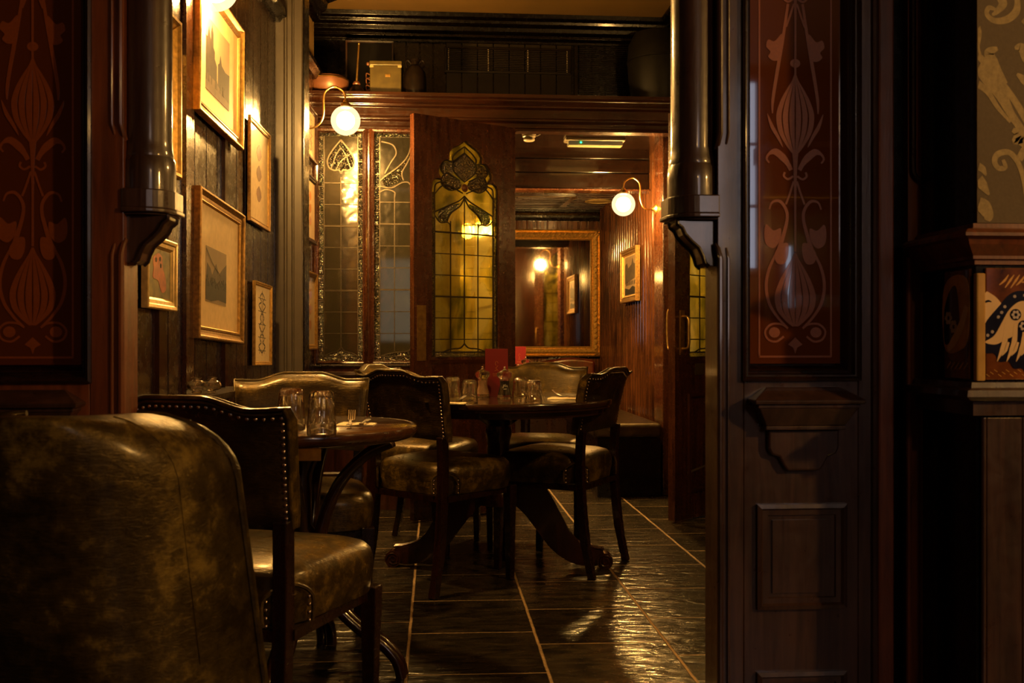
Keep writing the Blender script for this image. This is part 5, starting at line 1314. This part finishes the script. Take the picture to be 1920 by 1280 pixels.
def scene_print(x0, x1, z0, z1, kind):
    def art(mt, y, hx, hz):
        rd = random.Random(kind == 'church')
        m = MB(); m.box(x0, x1, y - 0.001, y, z0, z1); a = obj('photograph_print', m, 'ink_light', mt)
        W_, H_ = x1 - x0, z1 - z0; C = lambda u, v: (x0 + u * W_, z0 + v * H_)
        m = MB(); y2 = y - 0.001
        if kind == 'church':
            m.mi = 0; m.poly([C(0, 0.22), C(0.45, 0.22), C(0.45, 0.45), C(0.36, 0.52), C(0.36, 0.62), C(0.30, 0.66), C(0.30, 0.84), C(0.25, 0.95), C(0.2, 0.84), C(0.2, 0.72), C(0.12, 0.88), C(0.06, 0.72), C(0, 0.72)], y2, 0.0006)
            m.poly([C(0.50, 0.2), C(1, 0.1), C(1, 0.52), C(0.82, 0.50), C(0.66, 0.54), C(0.6, 0.66), C(0.56, 0.54), C(0.50, 0.5)], y2, 0.0006)
            m.mi = 1; m.poly([C(0, 0.0), C(1, 0.0), C(1, 0.12), C(0.5, 0.22), C(0, 0.24)], y2, 0.0004)
            m.mi = 0
            for k in range(14): u = rd.random() * 0.9; m.poly([C(u, 0.12), C(u + 0.02, 0.12), C(u + 0.022, 0.22), C(u + 0.01, 0.25), C(u, 0.22)], y2 - 0.0006, 0.0004)
        elif kind == 'crowd':
            m.mi = 1; m.poly([C(0, 0.36), C(0.06, 0.7), C(0.2, 0.62), C(0.3, 0.5), C(0.48, 0.74), C(0.62, 0.55), C(0.8, 0.68), C(1, 0.8), C(1, 0.2), C(0, 0.1)], y2, 0.0004)
            m.mi = 0; m.poly([C(0, 0.04), C(0.25, 0.02), C(0.6, 0.08), C(1, 0.06), C(1, 0.44), C(0.85, 0.40), C(0.7, 0.46), C(0.55, 0.38), C(0.4, 0.42), C(0.25, 0.36), C(0.1, 0.42), C(0, 0.40)], y2 - 0.0004, 0.0004)
            for k in range(46):
                u, v = rd.random() * 0.94, 0.3 + rd.random() * 0.16; m.mi = rd.choice((0, 0, 1)); m.disc(*C(u + 0.03, v), W_ * 0.018, W_ * 0.022, y2 - 0.0008, 0.0004, 8)
            m.mi = 1; m.ribbon([C(0.0, 0.95), C(0.3, 0.72), C(0.7, 0.55)], 0.004, y2 - 0.001, 0.0003)
        else:
            m.mi = 1; m.poly([C(0, 0.3), C(1, 0.42), C(1, 0.75), C(0.8, 0.8), C(0.7, 0.95), C(0.6, 0.78), C(0.3, 0.7), C(0.2, 0.85), C(0, 0.8)], y2, 0.0004)
            m.mi = 0; m.poly([C(0, 0), C(1, 0), C(1, 0.16), C(0.7, 0.22), C(0.4, 0.14), C(0, 0.2)], y2 - 0.0004, 0.0004)
            for k in range(6): m.poly([C(0.1 + k * .15, 0.24), C(0.18 + k * .15, 0.26), C(0.18 + k * .15, 0.36), C(0.1 + k * .15, 0.34)], y2 - 0.0006, 0.0004)
        obj('print_shapes', m, ['ink', 'ink_mid'], a)
    return art
def wallpic(name, label, pxl, pxr, ytr, ybr, fw, dpt, mat, prof, inner, mk, tilt=0.0, wallmat='mat', gap=0.012):
    """hung on the left wall between sight lines pxl and pxr; heights read at the right edge"""
    A, B = onW(pxl, 640, gap), onW(pxr, 640, gap + dpt); w_ = (B.y - A.y) / cos(LWA); A.x = B.x - (B.y - A.y) * LWS
    zt_, zb_ = zat(ytr, B.x, B.y), zat(ybr, B.x, B.y); h_ = zt_ - zb_
    c_ = (A + B) / 2; rz = pi / 2 - LWA
    e = picture(name, label, (c_.x - dpt, c_.y, (zt_ + zb_) / 2), rz, w_, h_, fw, dpt, mat, prof, inner, mk(w_, h_), wallmat)
    e.rotation_euler = (0, tilt, rz); return e
wallpic('framed_picture', 'large gilt framed old photograph of a church street, upper left wall under the lamp', 362, 459, 52, 278, 0.044, 0.026, 'gilt', OG, 'gilt_dark',
        lambda w_, h_: scene_print(-w_ * 0.30, w_ * 0.22, -h_ * 0.27, h_ * 0.27, 'church'), R(2.0))
wallpic('framed_picture', 'framed photograph of a crowd on a cream mount, middle of the left wall', 362, 460, 398, 640, 0.044, 0.026, 'gilt_dark', OG, 'gilt',
        lambda w_, h_: scene_print(-w_ * 0.30, w_ * 0.14, -h_ * 0.24, h_ * 0.14, 'crowd'), R(2.2), 'mat')
def leaves(w_, h_):
    def art(mt, y, hx, hz):
        m = MB()
        for k in range(3):
            zc = hz * 0.5 - k * hz * 0.45
            for sg in (1, -1): m.poly([(hx * 0.25 * sg * a, zc + b * hz * 0.18) for a, b in ((0, 1), (0.9, 0.4), (1.1, -0.2), (0.5, -0.8), (0, -1))], y, 0.0006)
        obj('leaf_drawing', m, 'sepia', mt)
    return art
wallpic('framed_picture', 'narrow gilt framed print of brown leaves, upper picture beside the grey post', 464, 508, 252, 434, 0.022, 0.014, 'gilt_dark', FL, 'gilt', leaves, R(1.2), 'mat')
def ornament(w_, h_):
    def art(mt, y, hx, hz):
        m = MB()
        for sg in (1, -1):
            for o, k in ((0.0, 1), (-0.55, 0.9), (-1.1, 1)):
                m.ribbon([(q[0], q[1]) for q in spline([(0, hz * (0.85 + o), 0), (sg * hx * 0.28 * k, hz * (0.72 + o), 0), (sg * hx * 0.1, hz * (0.6 + o), 0), (sg * hx * 0.42 * k, hz * (0.5 + o), 0), (0, hz * (0.32 + o), 0)], 4)], 0.007, y, 0.0005)
            m.ribbon([(sg * hx * 0.12, hz * 0.6), (sg * hx * 0.16, 0), (sg * hx * 0.3, -hz * 0.8)], 0.004, y, 0.0005)
        m.ribbon([(0, hz * 0.9), (0, -hz * 0.85)], 0.004, y, 0.0005)
        for k in range(5): m.ribbon([(-hx * 0.5, hz * (0.7 - 0.35 * k)), (hx * 0.5, hz * (0.68 - 0.35 * k))], 0.003, y, 0.0005)
        obj('ink_drawing', m, 'ink_mid', mt)
    return art
wallpic('framed_picture', 'narrow gilt framed ornament drawing, lower picture beside the grey post', 473, 511, 535, 683, 0.018, 0.014, 'gilt', FL, None, ornament, R(1.2), 'mat_pale')
def figure(w_, h_):
    def art(mt, y, hx, hz):
        m = MB(); m.mi = 0; m.box(-hx, hx, y - 0.0006, y, -hz, hz); m.mi = 1
        m.poly([(q[0] * hx, q[1] * hz) for q in spline([(-0.1, 0.85, 0), (0.25, 0.7, 0), (0.3, 0.3, 0), (0.55, -0.1, 0), (0.6, -0.6, 0), (0.2, -0.75, 0), (-0.1, -0.3, 0), (-0.55, -0.2, 0), (-0.5, 0.2, 0), (-0.55, 0.6, 0)], 4, True)], y - 0.0006, 0.0006)
        m.mi = 2
        for a, b in ((-0.3, 0.55), (0.05, 0.62), (0.12, 0.35)): m.disc(a * hx, b * hz, hx * 0.07, None, y - 0.0012, 0.0005, 8)
        obj('painting', m, ['paint_green', 'paint_orange', 'ink'], mt)
    return art
wallpic('framed_picture', 'small gilt framed painting of an orange shape on green, below the left column bracket', 265, 334, 455, 583, 0.035, 0.020, 'gilt_pale', FL, None, figure, R(0.8), 'mat')
wallpic('framed_picture', 'gilt framed picture mostly hidden behind the left half column', 240, 343, 42, 338, 0.075, 0.045, 'gilt', OG, 'gilt_dark', lambda w_, h_: scene_print(-w_ * 0.25, w_ * 0.25, -h_ * 0.3, h_ * 0.3, 'street'), 0)
for k, (yt, yb, nm) in enumerate(((200, 300, 'topmost'), (330, 455, 'middle'), (510, 655, 'lowest'))):
    Yc = 5.70; zt_, zb_ = zat(yt, wallx(Yc), Yc), zat(yb, wallx(Yc), Yc)
    picture('framed_picture', 'small frame seen edge on between the grey post and the screen, %s' % nm, (wallx(Yc) + 0.012, Yc, (zt_ + zb_) / 2), pi / 2 - LWA, 0.34, zt_ - zb_, 0.03, 0.02,
            ('dark', 'dark', 'gilt_dark')[k], FL, None, (leaves if k else ornament)(0, 0), 'ink_light')
# far room picture and mirror
A = onX(1170, 640, XCR - 0.02); B = onX(1200, 640, XCR - 0.02)
zt_, zb_ = zat(459, B.x, B.y), zat(563, B.x, B.y); c_ = (A + B) / 2
e = picture('framed_picture', 'framed street photograph on the beadboard wall of the far room', (XCR - 0.02, c_.y, (zt_ + zb_) / 2), -pi / 2, A.y - B.y, zt_ - zb_, 0.045, 0.035, 'gilt_dark', FL, 'gilt',
            scene_print(-(A.y - B.y) * 0.34, (A.y - B.y) * 0.34, -(zt_ - zb_) * 0.36, (zt_ - zb_) * 0.36, 'street'))
xr_, zt_ = xat(1126, YM - 0.03), zat(431, 0.9, YM); xl_ = xat(880, YM - 0.03); zb_ = 0.86
e = thing('gilt_mirror', 'large mirror in a carved gilt frame on the far wall', 'mirror', ((xl_ + xr_) / 2, YM - 0.02, zb_)); hw = (xr_ - xl_) / 2; hh = zt_ - zb_
m = MB(); m.frame(-hw, hw, 0, hh, [(0, 0.01), (0, -0.03), (0.012, -0.045), (0.02, -0.035), (0.045, -0.055), (0.07, -0.04), (0.078, -0.03), (0.088, -0.034), (0.095, -0.012), (0.095, 0.0)]); fr = obj('frame', m, 'gilt', e)
m = MB(); n = int(2 * hw / 0.05)
for i in range(n):
    x = -hw + 0.03 + (2 * hw - 0.06) * i / (n - 1)
    for z in (hh - 0.045,): m.sweep([(x - 0.018, -0.05, z - 0.018), (x, -0.06, z), (x + 0.018, -0.05, z + 0.018)], [0.006, 0.010, 0.004], seg=6)
n = int(hh / 0.05)
for i in range(n):
    z = 0.03 + (hh - 0.06) * i / (n - 1)
    for x in (-hw + 0.045, hw - 0.045): m.sweep([(x - 0.018, -0.05, z - 0.018), (x, -0.06, z), (x + 0.018, -0.05, z + 0.018)], [0.006, 0.010, 0.004], seg=6)
obj('carved_leaves', m, 'gilt', fr, smooth=True)
m = MB(); m.box(-hw + 0.09, hw - 0.09, -0.006, -0.002, 0.09, hh - 0.09); obj('mirror_glass', m, 'mirror', e)

# ================================================================== lamps
def lamp(label, c, wall, r=0.0775, group='brass swan neck globe wall lamps', bulb='bulb'):
    """c = centre of the globe, wall = point of the rose on the wall"""
    c, wall = Vector(c), Vector(wall); d = Vector((c.x - wall.x, c.y - wall.y, 0)); L = d.length; d /= L
    e = thing('globe_wall_lamp', label, 'lamp', wall, 0, group); o = c - wall
    m = MB()
    def w3(s_, z): return (d.x * s_, d.y * s_, z)
    m.sweep([w3(0, 0), w3(0.006, 0), w3(0.012, 0), w3(0.02, 0), w3(0.035, 0)], [0.036, 0.036, 0.028, 0.016, 0.009], seg=20); obj('wall_rose', m, 'brass', e, smooth=True)
    top = o.z + r + 0.015; k = L - 0.115
    pts = [w3(0.03, 0), w3(k * 0.45 + 0.02, -0.004), w3(k * 0.86, 0.02), w3(k, 0.07), w3(k, top + 0.02), w3(k + 0.012, top + 0.06), w3(k + 0.055, top + 0.085), w3(L - 0.012, top + 0.06), w3(L, top + 0.02), w3(L, top - 0.002)]
    m = MB(); m.sweep(spline(pts, 6), 0.0052, seg=10); obj('swan_neck', m, 'brass', e, smooth=True)
    m = MB(); m.lathe([(0.0001, 0.03), (0.012, 0.03), (0.014, 0.018), (0.024, 0.012), (0.028, 0.0), (0.028, -0.012), (0.024, -0.014), (0.0001, -0.010)], 20, (o.x, o.y, o.z + r)); obj('gallery', m, 'brass', e, smooth=True)
    m = MB(); m.sphere(o, r, 36, 24); g = obj('glass_globe', m, 'globe', e, smooth='all')
    m = MB(); m.sphere((o.x, o.y, o.z), r * 0.62, 20, 14); obj('bulb', m, bulb, g, smooth='all')
    return e
c = atD(648, 226, 5.27); lamp('lit globe wall lamp above the leaded windows, below the copper bowl', c, (wallx(c.y - 0.02) + 0.0, c.y - 0.02, zat(238, -0.7, 5.3)))
c = atD(1169, 383, 6.6); lamp('lit globe wall lamp in the far room above the beadboard picture', c, (XCR - 0.05, c.y + 0.02, zat(391, XCR, c.y)))
c = atD(403, -22, 3.45); lamp('lit globe wall lamp cut off by the top left of the picture', c, (wallx(c.y) + 0.0, c.y, c.z - 0.03), 0.0775)
# lamps of the same kind that light the place from outside the frame or behind the leaded glass
c = atD(900, 430, 6.75); lamp('lit globe wall lamp glowing through the yellow leaded door glass', c, (c.x - 0.26, c.y, c.z - 0.03))
m = MB(); m.box(c.x - 0.34, c.x - 0.26, c.y - 0.05, c.y + 0.05, 0, 2.315); struct('trim_15', m, 'dark', 'timber post behind the leaded screen carrying a lamp')
lamp('unseen globe wall lamp on the right wall of the dining room', (1.70, 2.6, 2.10), (1.98, 2.6, 2.07), bulb='bulb_low')
lamp('unseen globe wall lamp on the right wall of the bar room', (3.05, -0.1, 2.05), (3.3, -0.1, 2.02), bulb='bulb_bright')
m = MB(); m.box(1.04, 1.16, -2.02, -1.9, 0, ZC); struct('trim_16', m, 'dark', 'unseen timber post added behind the camera to carry a lamp')
lamp('unseen globe wall lamp added on the post behind the camera', (1.10, -1.62, 2.2), (1.10, -1.9, 2.16), bulb='bulb_faint')  # extra lamp, added to brighten the boards and faces turned to the camera
e = thing('back_bar', 'back bar with cornice, brass rail and shelf, seen only reflected in the red glass', 'bar', (2.62, -3.05, 0))
m = MB(); m.box(-0.45, 0.6, -0.2, 0.1, 0, 1.06); obj('bar_cabinet', m, 'wood', e)
m = MB(); m.prism([(-0.2, 2.30), (0.05, 2.30), (0.09, 2.36), (0.13, 2.38), (0.13, 2.42), (-0.2, 2.42)], -0.27, 0.6, 'yz'); obj('bar_cornice', m, 'wood_red', e)
for x in (-0.24, 0.5): m = MB(); m.box(x - 0.025, x + 0.025, -0.02, 0.03, 1.06, 2.30); obj('bar_post', m, 'wood_red', e)
m = MB(); m.sweep([(-0.3, 0.12, 2.02), (0.6, 0.12, 2.02)], 0.012, seg=12); obj('brass_rail', m, 'brass', e, smooth=True)
m = MB(); m.box(-0.24, 0.6, -0.1, 0.06, 1.22, 1.24); obj('bar_shelf', m, 'wood_red', e)
for k_ in range(5): tumbler('tumbler', '%s upturned glass from the left on the back bar shelf, seen only reflected' % ('first', 'second', 'third', 'fourth', 'fifth')[k_], (2.50 + 0.11 * k_, -3.03, 1.2405), 0.038, 0.10, 'glasses on the back bar shelf')
# ================================================================== shelf display and far room fittings
SHY = YB - 0.02
def onS(px): p_ = onY(px, 200, SHY); return (p_.x, p_.y, hz + 0.0005)
k = SHY / FPX * 1.0
p_ = onS(614); e = thing('copper_bowl', 'shallow brown copper bowl at the left end of the shelf', 'bowl', (p_[0], p_[1] + 0.06, p_[2]))
m = MB(); m.lathe([(0.0001, 0.0), (0.075, 0.0), (0.105, 0.02), (0.118, 0.06), (0.120, 0.085), (0.108, 0.098), (0.105, 0.106), (0.075, 0.112), (0.070, 0.108), (0.0001, 0.05)], 40); obj('bowl_body', m, 'copper', e, smooth=True)
m = MB(); m.sweep([(0.118 * cos(a), 0.118 * sin(a), 0.09) for a in [2 * pi * i / 40 for i in range(40)]], 0.004, seg=6, closed=True); obj('bowl_rim', m, 'brass', e, smooth=True)
p_ = onS(668); e = thing('handled_plunger', 'dark cone with an upright brass handle on the shelf', 'plunger', (p_[0], p_[1] + 0.02, p_[2]))
m = MB(); m.lathe([(0.0001, 0), (0.062, 0), (0.055, 0.012), (0.035, 0.04), (0.022, 0.055), (0.018, 0.062), (0.0001, 0.062)], 28); obj('cone', m, 'jug', e, smooth=True)
m = MB(); m.lathe([(0.020, 0.055), (0.024, 0.065), (0.016, 0.078), (0.0001, 0.08)], 20); obj('collar', m, 'copper', e, smooth=True)
m = MB(); m.sweep([(0, 0, 0.07), (0.014, 0.0, 0.30)], [0.0085, 0.0075], seg=12); m.sphere((0.0142, 0, 0.302), 0.009, 10, 8); obj('handle', m, 'brass', e, smooth=True)
p_ = onS(723); e = thing('metal_box', 'square yellowed metal box with a lid and catch on the shelf', 'box', (p_[0], p_[1], p_[2]), R(-2))
bw = 56 * k / 2 + 0.004; bh = 63 * k
m = MB(); m.box(-bw, bw, 0, 0.16, 0, bh * 0.86); obj('box_body', m, 'boxmetal', e, bevel=0.004)
m = MB(); m.box(-bw - 0.003, bw + 0.003, -0.003, 0.163, bh * 0.862, bh); obj('lid', m, 'boxmetal', e, bevel=0.004)
m = MB(); m.box(-0.002, 0.028, -0.006, 0, bh * 0.52, bh * 0.60); m.box(0.002, 0.024, -0.009, -0.006, bh * 0.545, bh * 0.575); obj('catch', m, 'brass', e)
m = MB()
for x0, x1, z0 in ((-bw, -bw + 0.02, 0), (bw - 0.02, bw, 0), (-bw, -bw + 0.02, bh * 0.80), (bw - 0.02, bw, bh * 0.80)): m.box(x0 - 0.001, x1 + 0.001, -0.0015, 0.02, z0, z0 + 0.012)
obj('corner_plate', m, 'gilt_pale', e)
m = MB()
for z in (0.05, 0.09, 0.12): m.sweep(spline([(-bw, 0.02, z), (-bw - 0.022, 0.03, z + 0.012), (-bw - 0.024, 0.06, z - 0.01), (-bw, 0.07, z)], 4), 0.004, seg=6)
m.sphere((-bw - 0.012, 0.02, bh * 0.93), 0.012, 10, 8); obj('side_fittings', m, 'copper', e, smooth=True)
p_ = onS(778); e = thing('glazed_jug', 'dark glazed round shouldered jug right of the metal box', 'jug', (p_[0], p_[1] + 0.04, p_[2]))
m = MB(); m.lathe([(0.0001, 0), (0.066, 0), (0.07, 0.02), (0.068, 0.11), (0.060, 0.145), (0.038, 0.175), (0.022, 0.188), (0.022, 0.205), (0.030, 0.212), (0.030, 0.220), (0.018, 0.220), (0.0001, 0.215)], 32); obj('jug_body', m, 'jug', e, smooth=True)
m = MB()
for sx in (-1, 1):
    m = MB(); m.sweep(spline([(sx * 0.022, 0, 0.195), (sx * 0.042, 0, 0.215), (sx * 0.055, 0, 0.20), (sx * 0.048, 0, 0.17)], 5), 0.006, seg=8); obj('jug_lug', m, 'jug', e, smooth=True)
m = MB(); x0, x1 = xat(650, YB + 0.30), xat(736, YB + 0.30); h_ = zat(82, 0, YB + 0.3) - hz
e = thing('dark_board_picture', 'dark canvas leaning behind the metal box on the shelf', 'picture', ((x0 + x1) / 2, YB + 0.30, hz + 0.001))
m.box(-(x1 - x0) / 2, (x1 - x0) / 2, 0, 0.012, 0, h_); obj('canvas', m, 'soot', e)
m = MB(); m.frame(-(x1 - x0) / 2 - 0.006, (x1 - x0) / 2 + 0.006, 0.0, h_ + 0.006, [(0, 0.012), (0, -0.012), (0.010, -0.010), (0.012, 0)], back=False); obj('frame', m, 'dark', e)
YD = YB + 0.1
x0, x1 = xat(1182, YD), xat(1262, YD); rr = 0.20; hc = zat(52, x0, YD) - hz
e = thing('steel_canister', 'big rounded dull metal drum at the right end of the shelf', 'drum', (x0 + rr, YD + 0.08, hz + 0.001))
m = MB(); m.lathe([(0.0001, 0), (rr * 0.72, 0), (rr * 0.85, 0.02), (rr * 0.97, hc * 0.35), (rr, hc * 0.6), (rr * 0.97, hc * 0.82), (rr * 0.80, hc * 0.96), (rr * 0.5, hc), (0.0001, hc * 1.005)], 40); obj('drum_body', m, 'canister', e, smooth=True)
m = MB(); m.sweep([(rr * 1.0 * cos(a), rr * 1.0 * sin(a), hc * 0.6) for a in [2 * pi * i / 40 for i in range(40)]], 0.006, seg=6, closed=True); obj('drum_band', m, 'canister', e, smooth=True)

ZL = 2.315
p_ = onY(1116, 262, 6.42)
e = thing('emergency_light', 'flat emergency light with a green indicator on the ceiling past the doorway', 'light', (p_.x, 6.42, ZL))
m = MB(); m.box(-0.20, 0.19, -0.055, 0.055, -0.02, 0); obj('light_housing', m, 'white_plastic', e, bevel=0.006)
m = MB(); m.prism([(-0.045, -0.02), (-0.035, -0.05), (0.035, -0.05), (0.045, -0.02)], -0.18, 0.175, 'yz'); obj('light_diffuser', m, 'diffuser', e, bevel=0.006)
m = MB(); m.sphere((-0.10, -0.046, -0.032), 0.006, 10, 8); obj('indicator', m, 'green', e)
p_ = onY(992, 262, 6.3)
e = thing('smoke_detector', 'ivory smoke detector on the ceiling past the doorway', 'detector', (p_.x, 6.3, ZL))
m = MB(); m.lathe([(0.0001, -0.045), (0.03, -0.045), (0.036, -0.04), (0.036, -0.030), (0.028, -0.026), (0.042, -0.018), (0.044, 0), (0.0001, 0)], 24); obj('detector_body', m, 'white_plastic', e, smooth=True)
m = MB(); m.sweep([(0.02, -0.01, -0.02), (0.055, -0.02, -0.012), (0.07, -0.02, -0.004)], 0.003, seg=6); obj('detector_wire', m, 'white_plastic', e)
x0, x1 = xat(935, 8.0), xat(1020, 8.0)
e = thing('ceiling_grille', 'slotted ceiling grille at the left of the far room doorway', 'grille', ((x0 + x1) / 2, 8.0, ZF - 0.013)); hw = (x1 - x0) / 2
m = MB(); m.box(-hw, hw, -0.17, 0.17, -0.012, 0); obj('grille_plate', m, 'grille', e)
m = MB()
for i in range(26): x = -hw + 0.012 + (2 * hw - 0.02) * i / 26; m.box(x, x + 0.006, -0.15, 0.15, -0.014, -0.0121)
obj('grille_slots', m, 'black', e)
p_ = flat(1122, 640 - 262, 0) if False else None
d_ = (ZF - 0.013 - 1) * FPX / (640 - 377); q = atD(1122, 377, d_)
e = thing('ceiling_ring', 'pale round ceiling ring in the far room', 'ceiling ring', (q.x, q.y, ZF - 0.012))
m = MB(); m.lathe([(0.085, 0), (0.115, 0), (0.118, -0.006), (0.11, -0.012), (0.09, -0.012), (0.085, -0.006)], 40); obj('ring', m, 'gilt_pale', e, smooth=True)
m = MB(); m.lathe([(0.0001, -0.002), (0.085, -0.002), (0.085, 0), (0.0001, 0)], 40); obj('ring_centre', m, 'grille', e)
e = strucE('trim_14', label='slanting ceiling batten of the far room'); m = MB()
a_ = atD(1078, 366, 1.19 * FPX / (640 - 366)); b_ = atD(1050, 388, 1.19 * FPX / (640 - 388))
m.sweep([(a_.x, a_.y, ZF - 0.03), (b_.x, b_.y, ZF - 0.03)], 0.05, 0.03, up=(0, 0, 1)); m.sweep([(a_.x, a_.y, ZF - 0.03), (-0.3, a_.y, ZF - 0.03)], 0.05, 0.03, up=(0, 0, 1)); obj('batten', m, 'wood_x', e)

# banquette, side bench and the small table of the far room
e = thing('banquette', 'oxblood padded bench under the gilt mirror', 'bench', (0.95, YM - 0.33, 0))
m = MB(); m.box(-0.75, 0.50, -0.22, 0.22, 0.0, 0.36); obj('bench_base', m, 'dark', e)
m = MB(); m.box(-0.75, 0.50, -0.25, 0.20, 0.362, 0.47); obj('bench_seat', m, 'leather_red', e, bevel=0.035, seg=4)
m = MB(); n = 24
prof = [(-0.75 + 1.25 * i / n, 0.83 + 0.025 * sin(i / n * pi * 3)) for i in range(n + 1)]
m.prism([(-0.75, 0.472), (0.50, 0.472)] + prof[::-1], 0.12, 0.24, 'xz'); obj('bench_back', m, 'leather_red', e, bevel=0.03, seg=4)
b0 = atD(1165, 640, 6.2)
e = thing('leather_bench', 'low dark leather bench along the beadboard wall past the doorway', 'bench', (XCR - 0.28, 6.95, 0))
m = MB(); m.box(-0.20, 0.21, -0.62, 0.9, 0, 0.38); obj('bench_base', m, 'black', e)
m = MB(); m.box(-0.23, 0.215, -0.64, 0.9, 0.382, 0.475); obj('bench_seat', m, 'leather_black', e, bevel=0.025, seg=4)
tf = atD(985, 640, 7.45)
e = thing('cafe_table', 'round table of the far room with a red menu on it, behind the leather chair', 'table', (tf.x, tf.y, 0))
obj('tabletop', rim_top(0.36, TZ, 0.035), 'table', e, smooth=True)
m = MB(); m.lathe([(0.0001, 0), (0.22, 0), (0.22, 0.02), (0.05, 0.05), (0.035, 0.10), (0.035, 0.66), (0.15, 0.70), (0.15, 0.716), (0.0001, 0.716)], 28); obj('pedestal', m, 'dark', e, smooth=True)
q = atD(975, 640, 7.4); menu('plain red menu standing on the far room table, right of the door edge', (q.x, q.y + 0.06, TZ + 0.0005), R(8), 0.10, 0.21)
for px, nm in ((972, 'leftmost beside the far menu'), (1000, 'centre of the far table glasses'), (1012, 'rightmost of the far table glasses')):
    q = atD(px, 640, 7.22 if px != 1000 else 7.32); tumbler('tumbler', 'upturned tumbler on the far room table, ' + nm, (q.x, q.y, TZ), 0.036, 0.085)
q = atD(986, 640, 7.24); mill('glass mill on the far room table between the upturned tumblers', (q.x, q.y, TZ), 'salt', 'salt')
